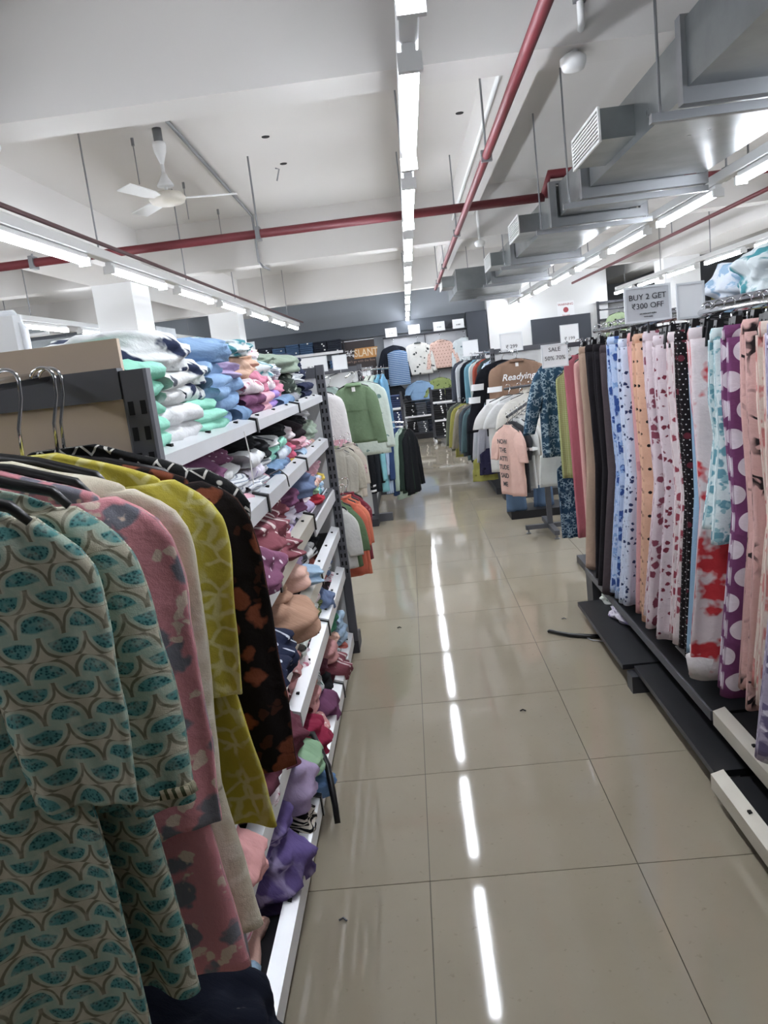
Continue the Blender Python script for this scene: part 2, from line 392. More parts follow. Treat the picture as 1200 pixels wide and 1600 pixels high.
# duct
D = thing('air_duct', 'long galvanised sheet metal air duct with side outlets running over the racks', 'duct')
XL, XR, ZD0, ZD1 = 1.25, 1.86, 2.42, 2.67
secs = [(0.2, 3.36, 1.22, 1.97, 2.42, 2.67), (3.42, 5.15, 1.25, 1.95, 2.42, 2.67), (5.25, 6.2, XL + .02, XR, 2.43, 2.66), (6.28, 8.5, XL, XR, 2.42, 2.66), (8.6, 10.4, XL, XR, 2.42, 2.66), (10.5, 13.0, XL - .05, XR, 2.40, 2.64)]
for y0, y1, a, b, z0, z1 in secs: MB().box(a, b, y0, y1, z0, z1).build('duct_section', M_galv, D)
for y in (3.39, 5.2, 6.24, 8.55, 10.45, 13.02):
    f = MB()
    for (a, b, c, d_) in ((1.2, 1.25, 2.36, 2.685), (1.25, 1.98 if y < 5.5 else 1.92, 2.36, 2.42), (1.93 if y < 5.5 else 1.87, 1.98 if y < 5.5 else 1.92, 2.42, 2.685), (1.25, 1.9, 2.665, 2.685)): f.box(a, b, y - 0.03, y + 0.03, c, d_)
    f.build('flange', M_steel, D)
    MB().box(1.1, 2.01 if y < 5.5 else 1.98, y + 0.05, y + 0.09, 2.325, 2.36).build('support_bar', M_steel, D)
    for x in (1.14, 1.99 if y < 5.5 else 1.95): MB().tube([(x, y + .07, 2.34), (x, y + .07, ZS)], 0.006, 6).build('threaded_rod', M_steel, D)
MB().box(0.78, 1.2, 10.9, 12.9, 2.36, 2.64).build('side_branch', M_galv, D)
for yb, x1 in ((4.17, 1.25), (7.0, 1.25), (9.3, 1.25), (11.3, 0.78)):
    x0 = x1 - 0.17
    g = obj('outlet_box', MB().box(x0, x1, yb, yb + 0.6, 2.455, 2.60).me('outlet_box'), M_galv, D)
    fr = MB(); fr.box(x0 - .012, x0 - .001, yb - .01, yb + .61, 2.445, 2.46).box(x0 - .012, x0 - .001, yb - .01, yb + .61, 2.595, 2.61).box(x0 - .012, x0 - .001, yb - .01, yb + .006, 2.46, 2.595).box(x0 - .012, x0 - .001, yb + .594, yb + .61, 2.46, 2.595)
    fr.build('grille_frame', M_white, g); MB().box(x0 - .004, x0 - .002, yb, yb + .6, 2.46, 2.595).build('grille_back', M_hole, g)
    for k in range(7): MB().box(x0 - .012, x0 - .004, yb + .006, yb + .594, 2.468 + .018 * k, 2.476 + .018 * k).build('louvre', M_white, g)
# fan
Fp = aty(262, 311, 5.5)
Fn = thing('ceiling_fan', 'white three blade ceiling fan hanging on a long rod', 'fan', (Fp.x, Fp.y, Fp.z))
MB().tube([(0, 0, 0.32), (0, 0, ZS - Fp.z)], 0.03, 10).build('down_rod', plain('dull_rod', '#77797c', 0.5, 0.5), Fn, smooth=True)
MB().lathe([(0.04, 0.36), (0.045, 0.34), (0.04, 0.3), (0.022, 0.25), (0.012, 0.22)], n=16).build('upper_canopy', M_white, Fn, smooth=True)
MB().tube([(0, 0, 0.05), (0, 0, 0.25)], 0.012, 8).build('shank', M_white, Fn, smooth=True)
MB().lathe([(0.012, 0.17), (0.03, 0.13), (0.055, 0.09), (0.055, 0.08), (0.02, 0.075)], n=16).build('lower_canopy', M_white, Fn, smooth=True)
MB().lathe([(0.03, 0.05), (0.1, 0.035), (0.125, 0.0), (0.11, -0.025), (0.06, -0.04), (0.02, -0.042)], n=24).build('motor', plain('fan_ivory', '#cfc9bb', 0.4), Fn, smooth=True)
for a in (5, 125, 245):
    b = MB(); b.prism([(0.1, -0.022), (0.2, -0.05), (0.46, -0.062), (0.47, 0.05), (0.2, 0.045), (0.1, 0.022)], 2, -0.004, 0.004)
    b.build('blade', M_white, Fn, (0, 0, 0.0), (math.radians(10), 0, math.radians(a + 8)))
for px, py in ((415, 214), (443, 256), (718, 177)):
    q = atz(px, py, ZS - 0.002); tag(MB().lathe([(0.028, -0.004), (0.03, 0)], (0, 0, 0), 14).build('ceiling_hole', M_hole, None, (q.x, q.y, ZS)), {415: 'dark round hole in the plaster above the fan', 443: 'dark round hole beside a loose wire in the ceiling', 718: 'small dark hole in the ceiling next to the red pipe'}[px], 'hole')
q = atz(430, 262, ZS); tag(MB().tube([(0, 0, 0), (0.03, 0, -0.01), (0.0, 0.0, -0.1)], 0.006, 6).build('loose_wire', M_steel, None, (q.x, q.y, ZS - .005)), 'short loose wire dangling from the ceiling plaster', 'wire')
for px, py, lb in ((206, 216, 'hook and thin wire above the rack light row near the fan'), (286, 285, 'short hook hanging in the ceiling beyond the fan'), (340, 327, 'tiny hook in the ceiling next to the second beam')):
    q = atz(px, py, ZS); tag(MB().tube([(0, 0, 0), (0, 0, -0.05)], 0.012, 6).tube([(0, 0, -.05), (0, 0, -.3)], 0.004, 5).build('ceiling_hook', M_steel, None, (q.x, q.y, ZS)), lb, 'hook')

# ================================================================== cloth builders
def loft(rings, uvs, closed_top=False, closed_bot=False):
    n = len(rings[0]); v = []; f = []; uv = []
    for r, u in zip(rings, uvs): v += r; uv += u
    for i in range(len(rings) - 1):
        for j in range(n):
            f.append((i * n + j, (i + 1) * n + j, (i + 1) * n + (j + 1) % n, i * n + (j + 1) % n))
    if closed_top: f.append(tuple(range(n)))
    if closed_bot: b = (len(rings) - 1) * n; f.append(tuple(b + j for j in range(n - 1, -1, -1)))
    return v, f, uv
def cloth_tube(rows, nseg, seed, folds=3, amp=0.012, amp_top=0.2, crumple=0.006, u0=0.0, sq=0.75, close=True):
    """rows: (cx, cy, z, half_width, half_depth); a flattened hanging sleeve of cloth with folds that deepen downward"""
    rnd = random.Random(seed); ph = [rnd.uniform(0, 6.28) for _ in range(6)]; off = Vector((rnd.uniform(0, 50), rnd.uniform(0, 50), 0))
    rings = []; uvs = []; m = len(rows); vv = 0.0
    for i, (cx, cy, z, a, b) in enumerate(rows):
        t = i / (m - 1)
        if i:
            p = rows[i - 1]; vv += math.sqrt((cx - p[0]) ** 2 + (cy - p[1]) ** 2 + (z - p[2]) ** 2)
        ring = []; uvr = []; A = amp * (amp_top + (1 - amp_top) * t) * min(1, a / 0.08)
        for j in range(nseg):
            w = 2 * PI * j / nseg; c, s = math.cos(w), math.sin(w)
            x = a * (abs(c) ** sq) * (1 if c >= 0 else -1); y = b * (abs(s) ** 0.9) * (1 if s >= 0 else -1)
            ux = x / max(a, 1e-4)
            d = A * (math.sin(folds * 2.2 * ux + ph[0] + t * 1.3) + 0.6 * math.sin(folds * 4.1 * ux + ph[1] - t * 2.0)) * (1 - 0.35 * abs(ux))
            q = Vector((cx + x, cy + y, z)) * 7.0 + off
            nz = noise.noise(q) * crumple + noise.noise(q * 2.3) * crumple * 0.5
            ring.append((cx + x + 0.4 * nz, cy + y + d + nz, z + 0.3 * nz)); uvr.append((u0 + x + (0.0 if s < 0 else 2 * a + .03), -vv))
        rings.append(ring); uvs.append(uvr)
    return loft(rings, uvs, close, close)
def blend(pts, n):
    """resample a polyline of tuples to n rows (linear)"""
    L = [0.0]
    for a, b in zip(pts, pts[1:]): L.append(L[-1] + math.sqrt(sum((p - q) ** 2 for p, q in zip(a[:3], b[:3]))))
    out = []
    for i in range(n):
        d = L[-1] * i / (n - 1); k = 0
        while k < len(L) - 2 and d > L[k + 1]: k += 1
        t = (d - L[k]) / max(1e-6, L[k + 1] - L[k]); out.append(tuple(p + (q - p) * t for p, q in zip(pts[k], pts[k + 1])))
    return out
def smooth_rows(pts, counts):
    """Catmull-Rom through the rows; counts[i] rows on segment i"""
    out = []; n = len(pts)
    for i, c in enumerate(counts):
        p0, p1, p2, p3 = pts[max(i - 1, 0)], pts[i], pts[i + 1], pts[min(i + 2, n - 1)]
        for k in range(c):
            t = k / c; out.append(tuple(.5 * (2 * b + (c_ - a) * t + (2 * a - 5 * b + 4 * c_ - d) * t * t + (3 * b - a - 3 * c_ + d) * t ** 3) for a, b, c_, d in zip(p0, p1, p2, p3)))
    out.append(pts[-1]); return out
BK = plain('slot_grey_cloth', '#777471', 0.9)  # plain grey default slot of the folded meshes, replaced per object
M_tagw = plain('tag_card', '#eceae6', 0.7)
def garment(name, label, cat, mat, pos, rotz=0.0, sw=0.2, L=0.65, hw=0.23, sl=0.5, sang=14, swid=0.075, seed=0, res=1.0, collar=None, cuff=None, depth=0.03, drop=0.10, group=None, smat=None, folds=3, amp=0.014, tagc=False, sdy=0.0, twist=0.0):
    """a top on a hanger: origin at the rail, neck `drop` below it"""
    T_ = thing(name, label, cat, pos, rotz, group)
    z0 = -drop; nr = max(8, int(26 * res)); ns = max(14, int(44 * res))
    pts = [(0, 0, z0 + .012, 0.05, 0.022), (0, 0, z0 - .005, sw * .5, depth * .8), (0, 0, z0 - .03, sw * .88, depth), (0, 0, z0 - .06, sw * 1.0, depth * 1.15), (0, 0, z0 - .2, sw * 1.0, depth * 1.4), (0, 0, z0 - L * .5, (sw + hw) / 2, depth * 1.3), (0, 0, z0 - L, hw, depth * 1.5)]
    rows = smooth_rows(pts, (4, 4, 3, 4, nr // 3, nr // 3))
    v, f, uv = cloth_tube(rows, ns, seed, folds, amp, 0.15, 0.006)
    obj('body', mesh('body', v, f, uv), mat, T_)
    if sl > 0:
        for sd in (-1, 1):
            a = math.radians(sang + random.Random(seed + sd).uniform(-5, 6)); nr2 = max(7, int(18 * res))
            sx, sz = sd * (sw - .035), z0 - .075
            ex, ez = sx + sd * math.sin(a) * sl, sz - math.cos(a) * sl
            sp = [(sx, 0, sz + .03, swid * .55, depth * .8), (sx + sd * .02, -.004 + sdy * .1, sz - .03, swid, depth), ((sx + ex) / 2 + sd * .012, sdy * .5 - .012, (sz + ez) / 2, swid * .9, depth * .9), (ex, sdy - .02, ez, swid * .72, depth * .7)]
            v, f, uv = cloth_tube(smooth_rows(sp, (4, nr2 // 2, nr2 // 2)), max(12, int(22 * res)), seed + 17 * sd, 2, amp * .6, 0.4, 0.008, u0=0.3 * sd)
            s_ = obj('sleeve', mesh('sleeve', v, f, uv), smat or mat, T_)
            if cuff is not None:
                for q, cm in enumerate(cuff):
                    t0 = 0.93 - 0.09 * q; cx, cz = sx + (ex - sx) * t0, sz + (ez - sz) * t0; w_ = swid * .76 + .004
                    v, f, uv = cloth_tube([(cx, sdy * t0 - .02, cz, w_, depth * .8), (cx + (ex - sx) * .035, sdy * t0 - .02, cz + (ez - sz) * .035, w_, depth * .8)], 14, seed, 2, 0.002, 1, 0.001)
                    obj('cuff_band', mesh('cuff_band', v, f, uv), cm, s_)
    if collar is not None:
        v, f, uv = cloth_tube([(0, -.002, z0 + .014, 0.052, 0.026), (0, -.006, z0 + .002, 0.068, 0.034), (0, -.01, z0 - .014, 0.066, 0.04)], 16, seed, 2, 0.002, 1, 0.002)
        obj('collar', mesh('collar', v, f, uv), collar, T_)
    if tagc: MB().box(-.014, .014, -depth * 1.3 - .008, -depth * 1.3 - .005, z0 - .055, z0 - .02).build('neck_label', M_tagw, T_)
    return T_
def hook_pts(r=0.02, z=0.0):
    """wire hook that wraps over a rail whose centre is at the origin; the stem runs down"""
    return [(r * math.cos(math.radians(a)), 0, r * math.sin(math.radians(a)) + z) for a in range(-20, 200, 20)][::1]
HANG = {}
def hanger(label, pos, rotz=0.0, span=0.19, drop=0.10, clips=False, group=None, chrome=True, lo=False):
    label = ' '.join(label.split()[:16])
    h = thing('clip_hanger' if clips else 'clothes_hanger', label, 'hanger', pos, rotz, group)
    key = (round(drop, 2), clips, lo, round(span, 2))
    if key not in HANG:
        r = 0.018
        n_ = 6 if lo else 12
        pts = [(r * math.cos(PI - PI * i / n_ - .25), 0, r * math.sin(PI - PI * i / n_ - .25) - .005) for i in range(n_ + 1)]
        pts += [(r * .9, 0, -.03), (0.004, 0, -drop * .55), (0, 0, -drop - .005)]
        hk = MB().tube(pts, 0.0028, 5 if lo else 8).me('hook', True); hk.materials.append(M_chrome)
        if clips:
            ar = MB().tube([(-span * .5, 0, -drop), (0, 0, -drop + .006), (span * .5, 0, -drop)], 0.004, 6).me('bar', True)
        else:
            ar = MB().tube([(-span, 0, -drop - .055), (-span * .9, 0, -drop - .035), (-span * .4, 0, -drop - .008), (0, 0, -drop + .004), (span * .4, 0, -drop - .008), (span * .9, 0, -drop - .035), (span, 0, -drop - .055)], [.005, .007, .007, .008, .007, .007, .005], 6).me('arms', True)
        ar.materials.append(M_blackp)
        cl = MB().prism([(-.020, -.05), (.020, -.05), (.016, -.012), (.009, .03), (-.009, .03), (-.016, -.012)], 1, -.014, .014).me('clip'); cl.materials.append(M_blackp)
        HANG[key] = (hk, ar, cl)
    hk, ar, cl = HANG[key]
    obj('hook', hk, M_chrome, h); obj('bar' if clips else 'shoulder_arms', ar, M_blackp, h)
    if clips:
        for sx in (-1, 1): obj('clip', cl, M_blackp, h, (sx * span * .42, 0, -drop - .012))
    return h
def trousers(label, mat, pos, L=1.2, w=0.13, hem=0.1, seed=0, res=1.0, rotz=0.0, drop=0.055, group=None, cat='trousers', gap=0.025, band=None, lean=0.0, cuff=None):
    """trousers folded lengthwise and clipped at the waist; the two legs hang one behind the other"""
    T_ = thing('trousers', label, cat, pos, rotz, group); rnd = random.Random(seed)
    z0 = -drop; ns = max(12, int(30 * res)); nr = max(8, int(30 * res))
    v, f, uv = cloth_tube([(0, 0, z0 + .006, w * .95, .03), (0, 0, z0 - .01, w, .034), (0, 0, z0 - .035, w, .036)], ns, seed + 5, 4, 0.004, 1, 0.002)
    obj('waistband', mesh('waistband', v, f, uv), band or mat, T_)
    for i, dy in enumerate((-gap * .5, gap * .55)):
        sh = rnd.uniform(-.012, .012) + (0.02 if i else 0); k = rnd.uniform(-.02, .02)
        l_ = L - (0 if i == 0 else rnd.uniform(-.01, .05))
        pts = [(0, dy * .6, z0 - .03, w * .98, .022), (sh * .4, dy, z0 - .22, w * 1.02, .03), (sh, dy, z0 - L * .5, (w + hem) / 2, .034), (sh + lean + k * .4, dy, z0 - l_, hem, .04)]
        v, f, uv = cloth_tube(blend(pts, nr), ns, seed + 31 * i, 2.4, 0.013, 0.25, 0.006, u0=.4 * i)
        lg = obj('leg', mesh('leg', v, f, uv), mat, T_)
        if cuff is not None:
            v, f, uv = cloth_tube([(sh + lean, dy, z0 - l_ + .07, hem + .003, .042), (sh + lean, dy, z0 - l_ - .012, hem * .93, .036)], ns, seed + 3, 3, 0.004, 1, 0.002)
            obj('ankle_cuff', mesh('ankle_cuff', v, f, uv), cuff, lg)
    return T_
# folded and crumpled garments ------------------------------------------------
def folded_mesh(seed, w, d, h, nl, res=1):
    """folded garment: front (rolled folds) at x=0, depth to -d, width w along y, height h"""
    rnd = random.Random(seed); off = Vector((rnd.uniform(0, 90), rnd.uniform(0, 90), rnd.uniform(0, 90)))
    prof = []
    kf = max(4, 5 * res)
    for l in range(nl):                                   # rolled fronts, bottom to top
        b0, b1 = h * l / nl, h * (l + 1) / nl; ex = rnd.uniform(-.012, .008)
        for i in range(kf):
            a = -PI / 2 + PI * (i + .5) / kf
            prof.append((ex - .018 + .024 * math.cos(a), (b0 + b1) / 2 + (b1 - b0) * .5 * math.sin(a)))
    for i in range(1, 5): prof.append((-.03 - (d - .03) * i / 5, h + .006 * math.sin(i * 1.3 + seed)))
    prof += [(-d + .01, h * .96), (-d, h * .5), (-d + .01, .004)]
    for i in range(4, 0, -1): prof.append((-.03 - (d - .03) * i / 5, 0.0))
    ny = 9 * res; v = []; uv = []; f = []; n = len(prof)
    per = [0.0]
    for a, b in zip(prof, prof[1:]): per.append(per[-1] + math.hypot(b[0] - a[0], b[1] - a[1]))
    for j in range(ny):
        t = j / (ny - 1); e = min(t, 1 - t) * 2; sc = 1 - .22 * (1 - min(1, e * 5)) ** 2
        y = (t - .5) * w; sag = rnd.uniform(-.004, .004)
        for k, (x, z) in enumerate(prof):
            q = Vector((x * 9, y * 9, z * 14)) + off
            nx = noise.noise(q) * .02 + noise.noise(q * 2.1) * .009; nz_ = noise.noise(q + Vector((9, 3, 1))) * .012
            zz = (z - h * .5) * sc + h * .5 + (nz_ + sag) * (z / h) - .012 * (1 - sc) * (z / h)
            v.append((x + nx - .03 * (1 - sc), y * (1 + noise.noise(q * .5) * .06), max(0.0, zz))); uv.append((y + seed * .13, per[k]))
    for j in range(ny - 1):
        for k in range(n): f.append((j * n + k, j * n + (k + 1) % n, (j + 1) * n + (k + 1) % n, (j + 1) * n + k))
    f.append(tuple(range(n))); f.append(tuple((ny - 1) * n + k for k in range(n - 1, -1, -1)))
    me = mesh('folded_cloth', v, f, uv); me.materials.append(BK); return me
def crumple_mesh(seed, dx, dy, dz, sub=4, ridge=0.35):
    rnd = random.Random(seed); off = Vector((rnd.uniform(0, 90), rnd.uniform(0, 90), rnd.uniform(0, 90)))
    bm = bmesh.new(); bmesh.ops.create_icosphere(bm, subdivisions=sub, radius=1)
    ax = Vector((rnd.uniform(-.5, .5), rnd.uniform(-.35, .35), 1)).normalized()
    for vt in bm.verts:
        p = vt.co.normalized(); c = p.dot(ax); q = p * 1.3 + off
        wv = noise.noise(q * 1.1) * 2.6
        rg = (.5 + .5 * math.sin(8.5 * c + wv * 1.6 + 1.7 * p.x)) ** 1.5                # long soft folds
        rg2 = .5 + .5 * (math.sin(9.0 * p.dot(Vector((ax.z, ax.x, ax.y))) + noise.noise(q * 1.7 + Vector((7, 1, 3))) * 3))
        sq_ = (abs(p.x) ** 3 + abs(p.y) ** 3 + abs(p.z) ** 3) ** (-1 / 3.0)             # boxier than a ball
        k = (0.86 + ridge * .24 * rg + ridge * .09 * rg2 + noise.noise(q * 1.5) * .13 + noise.noise(q * 4) * .035 + noise.noise(q * 9) * .018) * sq_
        s_ = p; z = s_[2] * k
        vt.co = (s_[0] * k * dx * .5, s_[1] * k * dy * .5, max(-.62, z) * dz * .62 + dz * .385)
    me = bpy.data.meshes.new('crumpled_cloth'); bm.to_mesh(me); bm.free()
    l = me.uv_layers.new(name='UVMap')
    for lp in me.loops:
        c = me.vertices[lp.vertex_index].co; l.data[lp.index].uv = (c.y + .5 * c.x, c.z + .6 * c.x)
    me.polygons.foreach_set('use_smooth', [True] * len(me.polygons)); me.materials.append(BK); return me
FOLD = {n_: [folded_mesh(100 * n_ + s_, 0.26, 0.34, 0.045 * n_ if n_ > 1 else .05, n_) for s_ in range(4)] for n_ in (1, 2, 3)}
CRUM = [crumple_mesh(300 + s_, 0.34, 0.28, 0.14, 5 if s_ < 4 else 4, .5) for s_ in range(8)]
def folded(label, mat, x, y, z, n_, k, wy=1.0, dz=1.0, rz=0.0, group=None, cat='clothes', sx=1.0, rx=0.0):
    o = obj('folded_garment', FOLD[n_][k % 4], mat, None, (x, y, z), (rx, 0, rz)); o.scale = (sx, wy, dz); return tag(o, label, cat, group)
def crumpled(label, mat, x, y, z, k, s=(1, 1, 1), rz=0.0, group=None, cat='clothes', rot=None):
    o = obj('crumpled_garment', CRUM[k % 8], mat, None, (x, y, z), rot or (0, 0, rz)); o.scale = s; return tag(o, label, cat, group)
def sign(label, x, y, z, w, h, lines, rotz=0.0, stem=0.0, frame=True, name='price_sign', board=None):
    """upright card facing -y with printed lines [(text, size, dz)]"""
    s_ = thing(name, label, 'sign', (x, y, z), rotz)
    MB().box(-w / 2, w / 2, -.002, .002, 0, h).build('card', board or M_paper, s_)
    if frame:
        for a, b, c, d in ((-w / 2 - .006, w / 2 + .006, -.006, .002), (-w / 2 - .006, w / 2 + .006, h - .002, h + .006), (-w / 2 - .006, -w / 2 + .002, .002, h - .002), (w / 2 - .002, w / 2 + .006, .002, h - .002)): MB().box(a, b, -.005, .005, c, d).build('frame_edge', M_acryl, s_)
    if stem: MB().tube([(0, .004, -stem), (0, .004, 0.01)], .005, 6).build('stem', M_chrome, s_)
    for t_, sz, dz in lines: text(t_, sz, M_ink, s_, (0, -.0035, h * .5 + dz))
    return s_

# ================================================================== shelving run with folded clothes
XF, XB, YA, YB = -0.44, -0.86, 1.31, 3.91
rk = thing('shelving_rack', 'long metal shelving rack packed with folded clothes along the aisle', 'rack')
LEV = [1.345, 1.115, 0.875, 0.645, 0.425, 0.06]
MB().box(XB - .02, XB, YA, YB, 0.02, 1.50).build('back_panel', M_panel, rk)
for y in (YA + .87, YA + 1.74): MB().box(XB, XB + .035, y - .02, y + .02, 0, 1.52).build('rear_upright', M_grey, rk)
lipA = plain('lip_warm', '#cfcabb', 0.35, 0.45, var=0.06, scale=6)
def lip(parent, y0, y1, z, mat, x=XF, sgn=1, dz=0.0, hh=0.05):
    """bent aluminium edge: sloping top ledge and a front face; sgn=+1 faces +x"""
    m = MB(); a = [(x - sgn * .04, z + hh + .012), (x - sgn * .0, z + hh), (x, z), (x - sgn * .006, z), (x - sgn * .006, z + hh - .006), (x - sgn * .04, z + hh + .006)]
    m.prism(a, 1, y0, y1)
    o = m.build('edge_strip', mat, parent)
    o.location.z = dz
    for k in range(3):
        yy = y0 + (y1 - y0) * (k + .5) / 3; MB().box(x - sgn * .024 - .005, x - sgn * .024 + .005, yy - .007, yy + .007, z + hh + .004, z + hh + .0115).build('slot_hole', M_hole, o)
    return o
HH = (.03, .042, .055, .05, .055, .06)
brk = [YA, YA + .87, YA + 1.74, YB]
for i, z in enumerate(LEV):
    sh = obj('shelf', MB().box(XB, XF - .008, YA, YB, z + .012, z + .03).me('shelf'), M_black if i > 2 else M_grey, rk)
    b = [YA, 2.33, 3.25, YB] if i == 5 else brk
    for k in range(3):
        o = lip(sh, b[k] + .004, b[k + 1] - .004, z, lipA if (i, k) in ((3, 1), (2, 1)) else M_alu, dz=0, hh=(.03, .042, .055, .05, .055, .06)[i])
        if (i, k) == (2, 2): o.location.z = -.035
        if (i, k) == (3, 0): o.location.z = -.03; o.rotation_euler = (.0, 0, 0)
    for y in b[1:3]:
        MB().prism([(XF - .04, z + HH[i] + .018), (XF + .004, z + HH[i] + .006), (XF + .006, z - .004), (XF + .001, z - .004), (XF + .0, z + HH[i]), (XF - .04, z + HH[i] + .01)], 1, y - .01, y + .01).build('joint_clip', M_blackp, sh)
MB().box(XB, XF - .03, YA, YB, 0.0, 0.06).build('plinth', M_dgrey, rk)

def slot_post(parent, x, y, h=1.525, w=.045, d=.03, facing=-1, mat=M_grey):
    p_ = obj('upright', MB().cbox(x - w / 2, x + w / 2, y - d / 2, y + d / 2, 0, h, .004).me('upright'), mat, parent)
    m = MB(); z = h - .05
    while z > 0.45:
        for dx in (-.010, .010): m.box(x + dx - .0045, x + dx + .0045, y + facing * d / 2 - .0012, y + facing * d / 2 + .0012, z - .022, z)
        z -= .042
    o = m.build('slot_row', M_hole, p_); o['kind'] = 'stuff'
    return p_
def cross_panel(label, xa, xb, y, end, top=1.535, panel=M_panel, card=False, h=1.525):
    """panel unit standing across the aisle direction between two slotted posts"""
    g = thing('panel_rack', label, 'rack', (0, 0, 0))
    for x in (xa, xb): slot_post(g, x, y, h)
    MB().box(min(xa, xb) + .023, max(xa, xb) - .023, y - .008, y + .008, .1, top - .07).build('panel', panel, g)
    MB().box(min(xa, xb) + .023, max(xa, xb) - .023, y - .016, y + .012, top - .07, top - .02).build('top_rail', M_grey, g)
    MB().box(min(xa, xb) - .02, max(xa, xb) + .02, y - (.17 if end < 1 else .02), y + (.17 if end > 0 else .02), 0, .07).build('foot', M_dgrey, g)
    return g
g1 = cross_panel('grey posted end rack with beige panel behind the hanging kurtas', -1.5, -0.44, 1.265, 0, 1.55, panel=M_card)
tag(MB().box(-1.45, -.465, 1.278, 1.29, 1.47, 1.578).build('cardboard_sheet', M_card), 'strip of brown cardboard standing behind the top rail over the kurtas', 'cardboard')
arm = MB().tube([(-.58, 1.25, 1.53), (-.58, .72, 1.50)], .009, 8).build('hanging_arm', M_chrome, g1, smooth=True)
MB().box(-1.45, -.46, 0.93, 1.24, .24, .26).build('low_shelf', M_black, g1); MB().box(-1.45, -.46, 0.93, 0.945, 0.0, .24).build('low_front', M_dgrey, g1)
g2 = cross_panel('slotted grey post rack closing the far end of the folded clothes', -1.5, -0.44, 3.945, 1)
MB().tube([(-.5, 3.96, .85), (-.5, 4.75, .83)], .009, 8).build('hanging_arm', M_chrome, g2, smooth=True)
g3 = cross_panel('second panel rack on the folded clothes side holding the green long sleeved shirts', -1.5, -0.45, 7.38, 0)
MB().tube([(-.5, 7.37, 1.46), (-.5, 6.3, 1.43)], .009, 8).build('hanging_arm', M_chrome, g3, smooth=True)
MB().tube([(-.66, 7.37, 1.46), (-.66, 5.6, 1.43)], .009, 8).build('hanging_arm', M_chrome, g3, smooth=True)

# ================================================================== cloth palette: key -> (words, material)
def P_(key, words, *a, **k): PAL[key] = (words, fabric(key, *a, **k))
PAL = {}
P_('mint', 'mint green', '#8fd6bd')
P_('navyleaf', 'white and navy leaf print', '#dcdedd', 'floral', '#2c3550', s=.07, r=.46)
P_('greyleaf', 'white and grey leaf print', '#d9dad8', 'floral', '#4a5058', s=.08, r=.3)
P_('white', 'plain white', '#dfe0e0')
P_('sky', 'sky blue', '#86a9cf')
P_('skyd', 'dusty blue', '#6f8fb2')
P_('lilac', 'pale lilac', '#b9a6cb')
P_('tealdye', 'teal and white tie dye', '#d5dfe0', 'blob', '#3f8f99', s=.09, r=.35)
P_('plum', 'plum purple', '#7d4a6d')
P_('plumdot', 'plum with white dots', '#86506f', 'dots', '#e6d7df', s=.03, r=.12)
P_('pinkwhite', 'white and pink floral', '#e3d6d8', 'floral', '#c06f86', s=.04, r=.36)
P_('peach', 'peach tan', '#cfa990')
P_('rose', 'rose pink', '#cf7f98')
P_('pink', 'light pink', '#e0a9b6')
P_('hotpink', 'hot pink', '#cf5878')
P_('bluewhite', 'white and pale blue', '#d3dbe4', 'blob', '#8fb0cc', s=.07, r=.3)
P_('violet', 'bright lavender', '#a687cf')
P_('sage', 'sage green', '#8d9d8b')
P_('camo', 'dark green camouflage', '#46524a', 'blob', '#a8b0a2', '#262c2a', s=.06, r=.25)
P_('palestripe', 'white and grey striped', '#dcdfe0', 'stripe', '#8c95a3', s=.018, r=.3)
P_('navy', 'dark navy', '#262d49')
P_('navydot', 'navy with tiny white print', '#232a44', 'floral', '#cfd3dc', s=.032, r=.24)
P_('blackfl', 'black with white specks', '#1f2023', 'floral', '#c9c9c6', s=.05, r=.2)
P_('blackpink', 'black and pink print', '#2b2529', 'floral', '#c98ca0', s=.05, r=.3)
P_('maroonfl', 'maroon and white floral', '#8c4a55', 'floral', '#e0cdca', s=.032, r=.34)
P_('maroon', 'deep maroon', '#64313f')
P_('lilacwhite', 'white and lilac print', '#d8d1de', 'floral', '#9c8bbd', s=.035, r=.36)
P_('denim', 'faded denim blue', '#67799b')
P_('lightblue', 'light blue', '#a4c3dc')
P_('red', 'bright red', '#bf2b3d')
P_('yellow', 'yellow', '#d4b83a')
P_('pinkstripe', 'pink and white striped', '#e5cfd4', 'stripe', '#cf8398', s=.02, r=.45)
P_('tan', 'tan satin', '#b98f74')
P_('blackwhite', 'black and white striped', '#cfd0d0', 'stripe', '#26272b', s=.022, r=.45)
P_('rust', 'rust red', '#a55348')
P_('greywool', 'grey melange', '#8b8d93')
P_('olive', 'olive green striped', '#7b8a52', 'stripe', '#2e3326', s=.012, r=.35)
P_('greenwhite', 'white and green print', '#dfe4dc', 'floral', '#6f9a84', s=.035, r=.33)
P_('salmon', 'salmon pink print', '#d99a97', 'floral', '#efdcd8', s=.04, r=.25)
P_('emerald', 'emerald green', '#4aa37c')
P_('tealwhite', 'teal and white speckled', '#d3dad8', 'floral', '#39605f', s=.02, r=.36)
P_('purplefl', 'purple with pale flowers', '#6d5b98', 'lace', '#bfb0dd', s=.05)
P_('crimson', 'crimson', '#a32349')
P_('zebra', 'black and cream zebra stripe', '#d6cfbf', 'stripe', '#1c1b1b', s=.014, r=.5)
P_('palegreen', 'pale green', '#9cc79b')
P_('blue', 'medium blue', '#6f9bd0')
P_('aqua', 'aqua', '#8fd0d6')
P_('cream', 'cream', '#d9cfbb')
P_('peachfl', 'peach floral', '#e2b5a2', 'floral', '#efe0d6', s=.04, r=.28)

